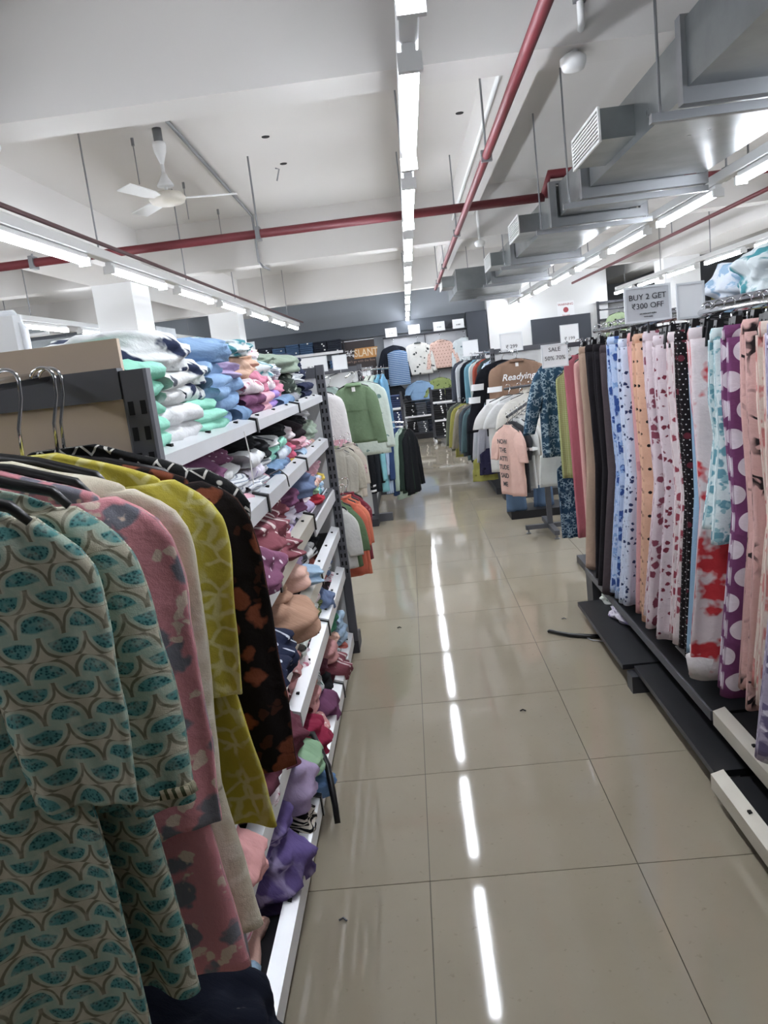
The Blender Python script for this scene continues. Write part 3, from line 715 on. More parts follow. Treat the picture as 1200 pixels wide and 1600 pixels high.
SHELFW = ['top shelf', 'second shelf', 'third shelf', 'fourth shelf', 'fifth shelf', 'bottom shelf']
cntl = {}
def uniq(words, place):
    """label text; a repeat says where along the shelf it lies, counted from the near end"""
    k = (words, place); cntl[k] = cntl.get(k, 0) + 1
    return cntl[k]
rs = random.Random(11)
def pile(shelf, y, items, x=XF - .035, w=1.0):
    z = LEV[shelf] + .031; k = rs.randrange(100)
    for it in items:
        kind, key = it[0], it[1]; words, mat = PAL[key]; k += 1
        n = uniq(words, shelf); o_ = {1: '', 2: 'second ', 3: 'third ', 4: 'fourth ', 5: 'fifth '}.get(n, 'sixth ')
        n_along = o_
        if kind == 'F':
            nl = it[2] if len(it) > 2 else 2; hz = .045 * nl if nl > 1 else .05; dzs = it[3] if len(it) > 3 else rs.uniform(.8, 1.0)
            if z + hz * dzs > (LEV[shelf - 1] - .004 if shelf else 9): dzs = max(.3, (LEV[shelf - 1] - .006 - z) / hz)
            lab = (n_along + words + ' folded garment on the ' + SHELFW[shelf] + ' of the rack')
            folded(lab, mat, x + rs.uniform(-.03, .012), y + rs.uniform(-.012, .012), z, nl, k, w * rs.uniform(.92, 1.06), dzs, rs.uniform(-.12, .12)); z += hz * dzs * .96
        else:
            sc = it[2] if len(it) > 2 else (.8, .8, .7)
            hmax = (LEV[shelf - 1] - .006 - z) if shelf else 9
            sz = min(sc[2], hmax / .14) if hmax > .03 else .25
            lab = (n_along + words + ' crumpled garment on the ' + SHELFW[shelf] + ' of the rack')
            crumpled(lab, mat, x - .14 + (it[3] if len(it) > 3 else 0) + rs.uniform(-.02, .01), y, z, k, (sc[0], sc[1], sz), rs.uniform(-.4, .4)); z += .125 * sz
FN, CR = 'F', 'C'
# top shelf, near to far
pile(0, 1.42, [(FN, 'mint', 3, .75), (FN, 'mint', 2, .8)], w=.6)
pile(0, 1.60, [(FN, 'white', 2, .9), (FN, 'greyleaf', 2, .8), (CR, 'navyleaf', (.95, .95, .65))], w=.85)
pile(0, 1.83, [(FN, 'mint', 3, .6), (FN, 'navyleaf', 1, .8), (CR, 'navyleaf', (.9, .8, .5))], w=.72)
pile(0, 2.03, [(FN, 'skyd', 2, .8), (FN, 'sky', 3, .75), (CR, 'sky', (.9, .7, .5))], w=.8)
pile(0, 2.22, [(FN, 'skyd', 1, .9), (FN, 'sky', 2, .9), (CR, 'lilac', (.9, .7, .45)), (CR, 'tealdye', (.7, .8, .5))], w=.7)
pile(0, 2.43, [(FN, 'plum', 2, .8), (FN, 'pinkwhite', 1, .9), (CR, 'peach', (.85, .7, .6)), (CR, 'tealdye', (.8, .8, .4))], w=.75)
pile(0, 2.63, [(FN, 'pink', 2, .8), (CR, 'rose', (.85, .7, .6)), (CR, 'peach', (.7, .7, .4))], w=.7)
pile(0, 2.83, [(FN, 'violet', 2, .8), (FN, 'pinkwhite', 1, .9), (CR, 'tealdye', (.8, .75, .55)), (CR, 'pinkwhite', (.6, .6, .4))], w=.75)
pile(0, 3.05, [(FN, 'skyd', 1, .8), (CR, 'rose', (.8, .7, .5)), (CR, 'palestripe', (.8, .75, .5)), (CR, 'sage', (.7, .75, .35))], w=.75)
pile(0, 3.28, [(FN, 'greywool', 1, .9), (CR, 'camo', (.9, .75, .65)), (CR, 'sage', (.95, .9, .6))], w=.75)
pile(0, 3.5, [(CR, 'camo', (.85, .7, .6)), (CR, 'palestripe', (.8, .6, .4)), (CR, 'sage', (.8, .7, .45))], w=.7)
pile(0, 3.72, [(FN, 'navy', 2, .85), (CR, 'navydot', (.85, .7, .6)), (CR, 'navy', (.8, .7, .5))], w=.75)
# second shelf
pile(1, 1.42, [(FN, 'mint', 2, .7), (FN, 'maroon', 1), (FN, 'rose', 1)], w=.7)
pile(1, 1.62, [(FN, 'mint', 2, .7), (FN, 'rose', 1, .9), (CR, 'plum', (1, .9, .7))], w=.75)
pile(1, 1.83, [(CR, 'rose', (.95, .7, .38)), (FN, 'palestripe', 1, .8), (CR, 'plum', (1, .85, .75))], w=.75)
pile(1, 2.05, [(FN, 'pink', 1, .8), (FN, 'palestripe', 2, .6), (FN, 'greyleaf', 1, .8), (CR, 'plumdot', (.8, .7, .4))], w=.78)
pile(1, 2.26, [(FN, 'palestripe', 2, .65), (FN, 'lilacwhite', 1, .8), (FN, 'white', 1), (CR, 'blackfl', (.9, .8, .45))], w=.75)
pile(1, 2.46, [(FN, 'pink', 1, .9), (FN, 'palestripe', 2, .6), (CR, 'blackfl', (.9, .75, .5))], w=.65)
pile(1, 2.67, [(FN, 'skyd', 2, .65), (FN, 'mint', 2, .65), (CR, 'greyleaf', (.8, .7, .3))], w=.75)
pile(1, 2.87, [(FN, 'denim', 1, .9), (FN, 'bluewhite', 1), (FN, 'mint', 1, .8), (CR, 'blackfl', (.8, .7, .4))], w=.65)
pile(1, 3.07, [(FN, 'yellow', 1, .4), (CR, 'hotpink', (.8, .65, .6)), (CR, 'pinkwhite', (.8, .7, .5))], w=.6)
pile(1, 3.27, [(FN, 'lightblue', 1, .8), (FN, 'pink', 2, .5), (CR, 'blackpink', (.9, .75, .6))], w=.68)
pile(1, 3.48, [(FN, 'pinkwhite', 2, .6), (CR, 'blackpink', (.8, .7, .5)), (CR, 'blackfl', (.8, .7, .4))], w=.7)
pile(1, 3.72, [(FN, 'peachfl', 1, .8), (CR, 'sage', (.85, .75, .7)), (CR, 'white', (.8, .6, .4))], w=.7)
# third shelf
pile(2, 1.46, [(FN, 'palegreen', 1), (FN, 'pinkstripe', 1), (FN, 'lightblue', 1)], w=.75)
pile(2, 1.68, [(FN, 'greenwhite', 1, .6), (FN, 'pinkstripe', 2, .6), (CR, 'lightblue', (.8, .6, .4))], w=.7)
pile(2, 1.93, [(CR, 'pink', (.9, .6, .35)), (CR, 'plumdot', (1.05, .95, .9), .06), (CR, 'plum', (.8, .8, .4))], w=.8)
pile(2, 2.17, [(CR, 'plumdot', (.95, .75, .6)), (CR, 'maroonfl', (1.05, 1.0, .8), .03)], w=.8)
pile(2, 2.42, [(CR, 'maroonfl', (1.05, .9, .6), .05), (CR, 'maroonfl', (1.0, .9, .7))], w=.8)
pile(2, 2.65, [(FN, 'pinkstripe', 2, .6), (CR, 'plumdot', (.8, .7, .4)), (CR, 'maroonfl', (.9, .8, .5))], w=.65)
pile(2, 2.87, [(FN, 'lilac', 1), (CR, 'lilacwhite', (.85, .75, .55)), (CR, 'plum', (.9, .8, .5))], w=.7)
pile(2, 3.08, [(FN, 'lilacwhite', 1), (CR, 'plum', (.9, .75, .5)), (CR, 'denim', (1, .85, .75), .02)], w=.7)
pile(2, 3.28, [(FN, 'lilac', 1, .8), (CR, 'pinkwhite', (.8, .6, .3)), (CR, 'hotpink', (.8, .6, .45)), (CR, 'skyd', (.8, .7, .4))], w=.65)
pile(2, 3.47, [(CR, 'red', (.8, .5, .4), .05), (FN, 'palegreen', 1, .6), (FN, 'peachfl', 1, .7), (FN, 'pink', 2, .6)], w=.6)
pile(2, 3.63, [(FN, 'aqua', 1, .9), (FN, 'bluewhite', 2, .7), (FN, 'pink', 2, .7)], w=.6)
pile(2, 3.79, [(FN, 'bluewhite', 2, .7), (CR, 'yellow', (.5, .45, .3), .06), (FN, 'pinkstripe', 2, .7), (CR, 'denim', (.7, .5, .3))], w=.55)
# fourth shelf
pile(3, 1.50, [(CR, 'pink', (.9, .8, .5)), (CR, 'navydot', (.9, .9, .5))], w=.7)
pile(3, 1.80, [(CR, 'greywool', (.9, .9, .4)), (CR, 'navydot', (1.15, 1.15, .7), .05), (CR, 'navydot', (1.0, 1.0, .5))], w=.7)
pile(3, 2.08, [(CR, 'navydot', (1.05, .95, .8), .05), (CR, 'maroon', (.9, .7, .4))], w=.7)
pile(3, 2.36, [(CR, 'tan', (1.1, 1.05, .9), .05), (CR, 'tan', (1.0, .95, .6))], w=.7)
pile(3, 2.63, [(CR, 'blackpink', (.85, .6, .6)), (CR, 'peachfl', (.95, .8, .7), .03)], w=.7)
pile(3, 2.83, [(FN, 'blackfl', 1, .8), (CR, 'lightblue', (.95, .55, .5), .06), (CR, 'lilac', (.8, .7, .5))], w=.6)
pile(3, 3.06, [(FN, 'rust', 1, .7), (FN, 'blackwhite', 2, .7), (FN, 'greyleaf', 1, .8), (FN, 'plum', 1, .8)], w=.8)
pile(3, 3.27, [(FN, 'rust', 1, .6), (FN, 'blackwhite', 1), (CR, 'blackfl', (.9, .7, .7))], w=.65)
# fifth shelf
pile(4, 1.45, [(CR, 'salmon', (1.0, .95, .8), .04), (CR, 'pinkwhite', (.8, .8, .4))], w=.7)
pile(4, 1.72, [(CR, 'pinkwhite', (1, .8, .5)), (CR, 'maroon', (1.1, 1.0, .9), .04)], w=.7)
pile(4, 1.97, [(CR, 'maroon', (1.1, .9, .85), .05), (CR, 'salmon', (.9, .7, .5))], w=.7)
pile(4, 2.2, [(FN, 'salmon', 2, .9), (FN, 'pinkwhite', 1)], w=.7)
pile(4, 2.43, [(FN, 'salmon', 2, .8), (FN, 'salmon', 1), (CR, 'greywool', (.8, .7, .4))], w=.7)
pile(4, 2.64, [(FN, 'pinkwhite', 1), (FN, 'greenwhite', 2, .9), (CR, 'blackfl', (.8, .7, .4))], w=.7)
pile(4, 2.87, [(FN, 'blackpink', 1), (CR, 'blackfl', (.8, .7, .5)), (FN, 'greenwhite', 1)], w=.7)
pile(4, 3.07, [(FN, 'olive', 2, .7), (FN, 'olive', 1), (FN, 'pinkwhite', 1)], w=.75)
pile(4, 3.29, [(CR, 'denim', (.95, .85, .9), .03), (FN, 'denim', 1)], w=.7)
pile(4, 3.51, [(FN, 'blackpink', 1), (CR, 'rust', (.8, .65, .7)), (FN, 'palestripe', 1)], w=.65)
pile(4, 3.75, [(FN, 'pinkwhite', 1, .7), (FN, 'denim', 2, .8), (FN, 'skyd', 1)], w=.65)
# bottom shelf
pile(5, 1.42, [(FN, 'lightblue', 1), (FN, 'lightblue', 2, .9), (CR, 'lightblue', (.8, .7, .5))], x=XF - .05, w=.75)
pile(5, 1.66, [(FN, 'peachfl', 1), (FN, 'pink', 2, .8), (FN, 'pinkstripe', 1), (FN, 'pink', 1)], x=XF - .09, w=.85)
pile(5, 1.95, [(CR, 'purplefl', (1.1, 1.1, 1.1), .02), (CR, 'purplefl', (1.0, 1.0, .8), .0)], w=.8)
pile(5, 2.2, [(CR, 'zebra', (.95, .6, .8), .03), (CR, 'lilac', (1.0, .85, 1.1), .03)], w=.7)
pile(5, 2.4, [(CR, 'blue', (.95, .65, .8), .05), (CR, 'palegreen', (.95, .75, .7), .05)], w=.7)
pile(5, 2.56, [(CR, 'blackfl', (.9, .5, .6)), (CR, 'crimson', (.95, .7, .9), .03)], w=.7)
pile(5, 2.78, [(FN, 'salmon', 2, .9), (FN, 'cream', 1), (FN, 'salmon', 2, .8), (FN, 'peachfl', 1)], w=.8)
pile(5, 3.0, [(CR, 'plum', (.9, .7, .9), .04), (CR, 'tealwhite', (.75, .65, .75), .02)], w=.7)
pile(5, 3.2, [(CR, 'blackfl', (.9, .8, .8)), (CR, 'maroon', (.8, .7, .6))], w=.7)
pile(5, 3.4, [(CR, 'maroonfl', (.95, .75, .8), .05), (CR, 'salmon', (.9, .7, .7))], w=.7)
pile(5, 3.57, [(CR, 'tealwhite', (.85, .6, .8)), (CR, 'peachfl', (.8, .6, .5)), (FN, 'emerald', 2, .8)], w=.6)
pile(5, 3.75, [(FN, 'rust', 1), (FN, 'lightblue', 2, .9), (FN, 'lightblue', 2, .8)], w=.65)
# stray strap and tags on the rack
tag(MB().tube([(XF - .1, 2.42, .31), (XF - .02, 2.46, .28), (XF + .03, 2.38, .2), (XF + .05, 2.3, .1), (XF + .055, 2.27, .055)], [.006, .012, .012, .011, .01], 6).build('black_strap', M_blackp, smooth=True), 'black strap hanging out over the bottom shelf edge', 'strap')
tag(MB().tube([(XF + .002, 2.0, 1.36), (XF + .006, 2.005, 1.3), (XF + .008, 1.99, 1.22)], .0018, 5).build('tag_string', M_tagw), 'thin white tag string dangling from the top shelf edge', 'string')
tag(MB().tube([(XF - .03, 2.42, 1.19), (XF - .0, 2.44, 1.2), (XF + .01, 2.5, 1.17), (XF + .008, 2.53, 1.13)], .0022, 5).build('cable_tie', M_blackp), 'black cable tie looped on the second shelf edge', 'cable tie')
# loose paper flap and signs behind the top pile
sign('tall white price card standing behind the navy leaf pile', aty(212, 578, 2.4).x, 2.4, 1.5, .105, .165, [('₹ 10', .03, -.05)], .1, .12)
sign('wide blank white sign board behind the teal tie dye top', aty(350, 560, 3.2).x, 3.2, 1.5, .25, .135, [('▪', .015, -.03)], .1, .12)
sign('small white card between the pillars above the pile', aty(308, 552, 3.4).x, 3.4, 1.5, .085, .12, [], .1, .12)
wb = thing('wrapped_board', 'tall white board wrapped in clear plastic beside the cardboard', 'board', (aty(-15, 560, 2.2).x, 2.2, 0))
MB().cbox(-.11, .11, -.02, .02, .35, 1.74, .015).build('board', M_white, wb); MB().tube([(.11, 0, .4), (.112, 0, 1.70), (.09, 0, 1.745), (-.1, 0, 1.75)], .012, 8).build('plastic_edge', M_acryl, wb, smooth=True); MB().box(-.14, .14, -.1, .1, 0, .35).build('base', M_dgrey, wb)

# ================================================================== hanging kurtas (nearest things)
K_teal = fabric('teal_fan_block_print', '#b9b39c', 'scallop', '#1d5257', '#93b0a0', s=.052)
K_pink = fabric('pink_paisley', '#d98c95', 'floral', '#7d7c88', '#e6cdbd', s=.05, r=.45)
K_cream = fabric('cream_cotton', '#d6ccb3', 'lace', '#e4ddca', s=.05)
K_yell = fabric('mustard_leaf_print', '#bfb01a', 'lace', '#dcd692', s=.03)
K_blk = fabric('black_zigzag', '#1d1d1e', 'zigzag', '#cbc8c0', s=.03, r=.14)
K_rust = fabric('black_rust_floral', '#191312', 'floral', '#7a3d22', '#3c1f14', s=.05, r=.4)
K_navy = fabric('navy_cluster', '#151a28', 'floral', '#a3a19c', s=.045, r=.22)
K_bord = fabric('cream_green_border', '#c1b697', 'vstripe', '#4c5238', s=.01, r=.45)
K_orange = fabric('coral_print', '#d6785f', 'floral', '#8a8a6a', '#e6a04c', s=.08, r=.35)
def kurta(label, mat, y, xo=0.0, L=.72, sl=.36, hw=.27, seed=0, sang=20, res=1.6, drop=.125, swid=.095, rz=0.0, cuffm=None, **k):
    t = garment('kurta', label, 'kurta', mat, (-.60 + xo, y, 1.528), rz, sw=.20, L=L, hw=hw, sl=sl, sang=sang, swid=swid, seed=seed, res=res, drop=drop, depth=.022, amp=.022, folds=3.5, **k)
    return t
def kh(what, y, xo=0.0): hanger('black plastic hanger with chrome hook carrying the ' + what, (-.60 + xo, y, 1.528), 0.02, .175, .13)
kurta('teal fan block print kurta hanging nearest the camera', K_teal, .87, -.065, .76, .325, .24, 3, 12, 2.4); kh('nearest teal kurta', .87, -.065)
kurta('second teal fan print kurta showing behind the nearest one', K_teal, .925, -.042, .72, .37, .27, 8, 12, 2.0, cuff=(K_bord,)); kh('second teal kurta', .925, -.042)
kurta('pink paisley kurta between the teal and cream ones', K_pink, .99, -.012, .74, .44, .295, 12, 9, 1.8); kh('pink paisley kurta', .99, -.012)
kurta('plain cream kurta between the pink and yellow ones', K_cream, 1.045, -.005, .74, .42, .29, 15, 6, 1.8); kh('cream kurta', 1.045, -.005)
kurta('mustard yellow leaf print kurta hanging beside the slotted post', K_yell, 1.105, .03, .60, .30, .29, 21, 2, 1.8); kh('mustard yellow kurta', 1.105, .03)
kurta('black and white zigzag kurta hanging last before the slotted post', K_blk, 1.21, .045, .5, .28, .22, 27, 1, 1.6); kh('black zigzag kurta', 1.21, .045)
kurta('black kurta with rust flowers showing below the yellow one', K_rust, 1.175, .05, .45, .45, .19, 33, 8, 1.5, drop=.14); kh('rust flowered black kurta', 1.175, .05)
for i in range(4): hanger(['empty chrome hook hanger first along the kurta arm', 'empty chrome hook hanger second along the kurta arm', 'empty chrome hook hanger third along the kurta arm', 'empty chrome hook hanger last along the kurta arm'][i], (-.60, .80 + .085 * i + (.03 if i else 0), 1.528), .15 - .1 * i, .17, .112)
crumpled('navy bundle with tiny white flowers at the foot of the kurtas', K_navy, -.50, 1.09, .262, 2, (1.05, 1.0, 1.75), .3)
crumpled('coral printed bundle tucked under the teal kurtas', K_orange, -.72, 1.10, .262, 5, (.9, .9, 1.6), -.2)

# ================================================================== racks on the folded clothes side, farther down the aisle
C = lambda k, h, *a, **q: fabric('g_' + k, h, *a, **q)
def top(label, mat, x, y, z, rz=0.0, sw=.16, L=.55, hw=.18, sl=.42, seed=0, name='shirt', cat='shirt', h=True, res=.7, drop=.09, **k):
    g = garment(name, label, cat, mat, (x, y, z), rz, sw=sw, L=L, hw=hw, sl=sl, seed=seed, res=res, drop=drop, depth=.022, swid=k.pop('swid', .055), **k)
    if h: hanger('hanger holding the ' + label.split(' hanging')[0].split(' on ')[0], (x, y, z), rz, sw * .92, drop - .01, lo=True)
    return g
px = lambda u, v, Y: aty(u, v, Y).x
# green shirts facing the aisle entrance
zr = 1.455
top('sage green long sleeved shirt hanging in front of the panel rack', C('green', '#6a8262'), px(550, 590, 6.3), 6.3, zr, .05, .14, .47, .16, .42, 41, collar=C('greenc', '#789470'), tagc=True, sang=9)
top('mint white print shirt hanging behind the sage green shirt', C('mintw', '#cfdcd2', 'floral', '#6d8f8a', s=.09, r=.2), px(562, 590, 6.7), 6.7, zr, .05, .17, .62, .2, .5, 42, sang=12)
top('muted jade shirt hanging beside the sage green shirt', C('gg', '#8fa39c'), px(512, 590, 6.7), 6.7, zr - .02, .1, .16, .56, .19, .46, 43, sang=12)
top('white sweatshirt with red striped cuffs beside the slotted post', C('wsw', '#d8d5d4'), px(488, 600, 6.1), 6.1, zr - .02, .1, .17, .5, .2, .52, 44, sang=10, cuff=(C('redc', '#7c3443'), C('redc', '#7c3443')), swid=.07)
top('pink floral shirt hanging lower beside the slotted post', C('pkf', '#cf9aa6', 'floral', '#7c4a58', s=.05, r=.3), px(530, 690, 6.0), 6.0, 1.04, .1, .13, .3, .14, .2, 45, sang=12, h=False)
# beige and olive tops on the low arm
for i, (u, c, nm, L_) in enumerate(((540, '#a8a497', 'beige', .62), (548, '#b5b09f', 'sand coloured', .58), (533, '#8f9474', 'olive green', .7), (556, '#c2b9aa', 'pale oatmeal', .6))):
    top(nm + ' top hanging on the low arm past the slotted post', C('low' + str(i), c), px(u - 9, 720, 5.6 + .12 * i), 5.6 + .12 * i, 1.0, .5, .09, L_ * .7, .11, .25, 50 + i, sang=6, drop=.08)
g2arm = 0
for i, (x, y, c, nm, L_) in enumerate(((-.50, 4.1, '#cfcfc9', 'white', .5), (-.485, 4.22, '#5f7a55', 'leaf green', .52), (-.47, 4.38, '#d8694c', 'coral orange', .62), (-.46, 4.5, '#dd7a58', 'second coral orange', .66))):
    top(nm + ' top hanging low behind the slotted post', C('or' + str(i), c), x, y, .85 - .01 * i, .25, .10, L_ * .72, .12, .22, 60 + i, sang=12, drop=.07)
top('dark red printed top hanging behind the coral ones', C('rd', '#7d2b3a', 'floral', '#a5636c', s=.03, r=.3), -.45, 4.62, .84, .2, .10, .42, .12, .2, 66, sang=10)
# colourful tops on a side arm
g4 = thing('side_rack', 'long rack standing past the green shirts with arms towards the aisle', 'rack')
MB().box(-.50, -.48, 7.45, 10.2, .08, 1.45).build('side_panel', M_panel, g4); MB().box(-.9, -.47, 7.45, 10.2, 0, .08).build('base_deck', M_dgrey, g4); slot_post(g4, -.47, 10.2, 1.5)
MB().box(-.50, -.47, 7.45, 10.2, 1.45, 1.49).build('top_rail', M_grey, g4); MB().box(-.47, -.3, 7.42, 7.48, .0, .075).build('foot', M_grey, g4); MB().box(-.47, -.3, 9.0, 9.06, .0, .075).build('foot', M_grey, g4)
MB().tube([(-.48, 8.0, 1.47), (-.19, 8.0, 1.455)], .009, 8).build('hanging_arm', M_chrome, g4); MB().tube([(-.48, 7.5, .98), (-.1, 7.5, .93)], .009, 8).build('hanging_arm', M_chrome, g4)
for i, (u, c, nm, L_, sl, q) in enumerate(((569, '#d9a62f', 'mustard yellow', .45, .4, {}), (577, '#c9647f', 'rose pink', .5, .45, {}), (586, '#d9ded2', 'white and green leaf print', .62, .5, dict(pat='floral', c2='#5f7f6c', s=.1, r=.25)), (594, '#c9d8c8', 'pale mint print', .64, .5, dict(pat='floral', c2='#57665a', s=.11, r=.2)), (603, '#6fb3cc', 'sky blue', .55, .5, {}), (610, '#5d94b5', 'steel blue', .5, .5, {}))):
    k = (q.pop('pat'), q.pop('c2')) if q else ()
    top(nm + ' top hanging on the upper side arm', C('sa' + str(i), c, *k, **q), px(u - 15, 570, 8.0), 8.0, 1.47, 1.2 + .05 * i, .17, L_, .19, sl, 70 + i, sang=12, drop=.08)
top('cream dotted top under the yellow and pink ones', C('crd', '#cfc1a3', 'dots', '#6f6656', s=.05, r=.2), px(580, 640, 8.3), 8.3, 1.12, 1.2, .14, .3, .16, 0, 79, h=False)
for i, (u, c, nm, L_, sl, q) in enumerate(((595, '#191b20', 'black varsity jacket with white striped hem', .56, .52, {}), (603, '#20242a', 'black track top', .5, .5, {}), (611, '#7fc4cf', 'aqua', .58, .4, {}), (618, '#9db7d6', 'light blue striped', .6, .35, dict(pat='vstripe', c2='#c3d2e4', s=.02, r=.4)), (625, '#2c446f', 'royal blue', .62, .4, {}), (631, '#a9bfae', 'pale sage', .66, .5, {}), (637, '#27382f', 'dark green', .6, .5, {}), (643, '#1c1e22', 'black and grey panelled', .62, .5, {}))):
    k = (q.pop('pat'), q.pop('c2')) if q else ()
    cu = (M_paper, M_paper) if i == 0 else None
    top((nm if 'jacket' in nm else nm + ' top') + ' hanging on the lower side arm', C('sb' + str(i), c, *k, **q), px(u - 10 + i * .2, 655, 7.3), 7.3 + .05 * i, .99 - .012 * i, 1.02 + .02 * i, .14, L_, .19, sl, 90 + i, sang=11, drop=.07, cuff=cu)
for i, (u, c, nm) in enumerate(((600, '#8e3646', 'dark red'), (612, '#cfcac2', 'white'), (625, '#9c1f38', 'crimson'), (615, '#b98a86', 'dusty pink'))):
    top(nm + ' garment peeping below the lower side arm tops', C('sc' + str(i), c), px(u, 720, 8.3), 8.3, .6, .8, .13, .32, .15, 0, 100 + i, h=False, drop=.05)

# ================================================================== back wall
YF = YW - .02
def wall_board(name, label, cat, u0, v0, u1, v1, mat, th=.02, Y=None):
    """upright board on the back wall between two photo corners"""
    Y = Y or YF; a = aty(u0, v0, Y); b = aty(u1, v1, Y)
    o = MB().box(min(a.x, b.x), max(a.x, b.x), Y - th, Y, min(a.z, b.z), max(a.z, b.z)).build(name, mat); return tag(o, label, cat)
dk = plain('bulkhead_grey', '#4a5058', 0.75, var=.03)
o = MB().box(-3.6, 1.2, YF - .06, YF, 2.06, 2.3).build('bulkhead', dk); tag(o, 'dark grey bulkhead running above the back wall shelves', 'bulkhead')
o = MB().box(1.22, 1.6, YF - .3, YF, 0, 2.3).build('dark_column', M_darkwall); tag(o, 'dark grey panelled column at the end of the shirt wall', 'column')
wr = thing('wall_display', 'pale grey wall display panel with bars for hanging shirts', 'display', (0, 0, 0))
for k in range(4):
    for j in range(2): MB().box(-.41 + j * .815, .395 + j * .815, YF - .03, YF, .1 + k * .48, .574 + k * .48).build('wall_panel', plain('wall_slab', '#b9bcc0', .7, var=.02), wr)
for z in (2.0, 1.30): MB().box(-.42, 1.22, YF - .06, YF - .03, z - .015, z + .015).build('bar', M_dgrey, wr)
MB().box(.395, .405, YF - .05, YF - .03, .1, 2.0).build('divider', M_dgrey, wr)
ys = YF - .26
W = lambda u, v: aty(u, v, ys)
def wall_shirt(label, mat, u, v, **k):
    p = W(u, v); SHORT = ' '.join(label.split(' on ')[0].split()[:8]); g = top(label, mat, p.x, ys, p.z, k.pop('rz', 0.0), h=False, drop=.12, **k)
    hanger('long hook hanger on the wall bar carrying the ' + SHORT, (p.x, ys, p.z), 0, .17, .11, lo=True); MB().tube([(p.x, ys - .02, p.z), (p.x, YF - .05, p.z)], .006, 6).build('peg', M_dgrey, wr)
    return g
wall_shirt('dark navy jacket behind the striped shirt on the display wall', C('w0', '#20242e'), 613, 531, sw=.21, L=.62, hw=.23, sl=.55, seed=120)
garment('striped_shirt', 'blue and white striped shirt hanging over the dark jacket on the wall', 'shirt', C('w1', '#4b6d96', 'stripe', '#9fb4cc', s=.035, r=.35), (W(619, 540).x, ys - .08, W(619, 540).z), 0, sw=.19, L=.66, hw=.21, sl=0, seed=121, res=.7, drop=.1)
wall_shirt('white shirt with dark leaf print on the display wall', C('w2', '#d6d5cf', 'floral', '#3c4142', s=.09, r=.28), 651, 526, sw=.21, L=.6, hw=.25, sl=.5, seed=122, collar=C('w2c', '#3c4142'), sang=18)
wall_shirt('peach dotted shirt on the display wall', C('w3', '#d9b5a6', 'dots', '#7d5a55', s=.06, r=.14), 687, 522, sw=.2, L=.52, hw=.22, sl=.46, seed=123, collar=C('w3c', '#d9b5a6'), sang=14)
wall_shirt('white shirt with blue flowers at the end of the display wall', C('w4', '#cfd8da', 'floral', '#5c7680', s=.07, r=.3), 724, 518, sw=.2, L=.55, hw=.22, sl=.5, seed=124)
wall_shirt('light blue short sleeved shirt on the lower bar of the wall', C('w5', '#86abd0'), 654, 586, sw=.19, L=.48, hw=.2, sl=.2, seed=125, collar=C('w5c', '#86abd0'), sang=24, swid=.09)
garment('printed_shirt', 'grey printed shirt showing below the light blue shirt', 'shirt', C('w6', '#8d979b', 'floral', '#dfe3e2', s=.06, r=.3), (W(656, 588).x, ys + .06, W(656, 588).z), 0, sw=.2, L=.56, hw=.23, sl=.24, seed=126, res=.6, drop=.1, sang=24)
wall_shirt('olive floral shirt on the lower bar of the wall', C('w7', '#8b9b58', 'floral', '#4c5a34', s=.06, r=.3), 686, 581, sw=.2, L=.34, hw=.22, sl=.3, seed=127, sang=28)
wall_shirt('black shirt bunched over the blue jeans trolley', C('w8', '#24262c'), 611, 592, sw=.2, L=.3, hw=.22, sl=.3, seed=128, sang=30)
for i, (u, v) in enumerate(((611, 520), (647, 515), (686, 510), (716, 506))):
    p = aty(u, v, YF - .28); sign(['first', 'second', 'third', 'fourth'][i] + ' white price card above the wall shirts counted from the slogan board', p.x, YF - .28, p.z - .08, .22, .17, [('₹ 999', .035, -.02)], 0, 0, False, 'price_card')
# slogan board
sb = thing('slogan_board', 'dark brown board with an orange logo and slogan on the back wall', 'sign', (0, 0, 0))
a = aty(527, 532, YF); b = aty(598, 650, YF); M_brown = plain('board_brown', '#3d3434', .6)
MB().box(a.x, b.x, YF - .03, YF, .6, 2.05).build('board', M_brown, sb)
MB().box(a.x, b.x, YF - .04, YF - .03, 2.02, 2.035).build('light_strip', M_acryl, sb)
p0 = aty(572, 545, YF - .03); 
c0 = aty(572, 551, YF - .03)
pr = MB(); w_, h_ = .225, .10
pr.v += [(c0.x - w_ + dx, YF - .034 - e, c0.z + dz) for e in (0, .004) for dx, dz in ((-.02, -h_), (2 * w_ - .03, -h_), (2 * w_ + .01, h_), (.01, h_))]
pr.f += [(0, 1, 2, 3), (7, 6, 5, 4), (0, 4, 5, 1), (1, 5, 6, 2), (2, 6, 7, 3), (3, 7, 4, 0)]
pr.build('logo_block', plain('logo_orange', '#c98a3c', .6), sb)
text('SLANT', .2, plain('logo_cream', '#ead9b8', .6), sb, (c0.x, YF - .0395, c0.z), bold=.002, sx=.78)
text("Don't go with the flow", .065, plain('slogan_tan', '#a98d78', .6), sb, (aty(563, 564, YF).x, YF - .0335, aty(563, 564, YF).z))
for i, (u, v) in enumerate(((541, 549), (546, 552), (551, 549), (543, 556), (549, 555), (555, 556))):
    q = aty(u, v, YF - .034); m = MB(); m.box(-.045, .045, -.002, .002, -.006, .006); m.prism([(-.06, 0), (-.02, .035), (-.02, .015), (-.035, 0), (-.02, -.015), (-.02, -.035)], 1, -.002, .002)
    m.build('white_arrow', M_paper, sb, (q.x, YF - .035, q.z))
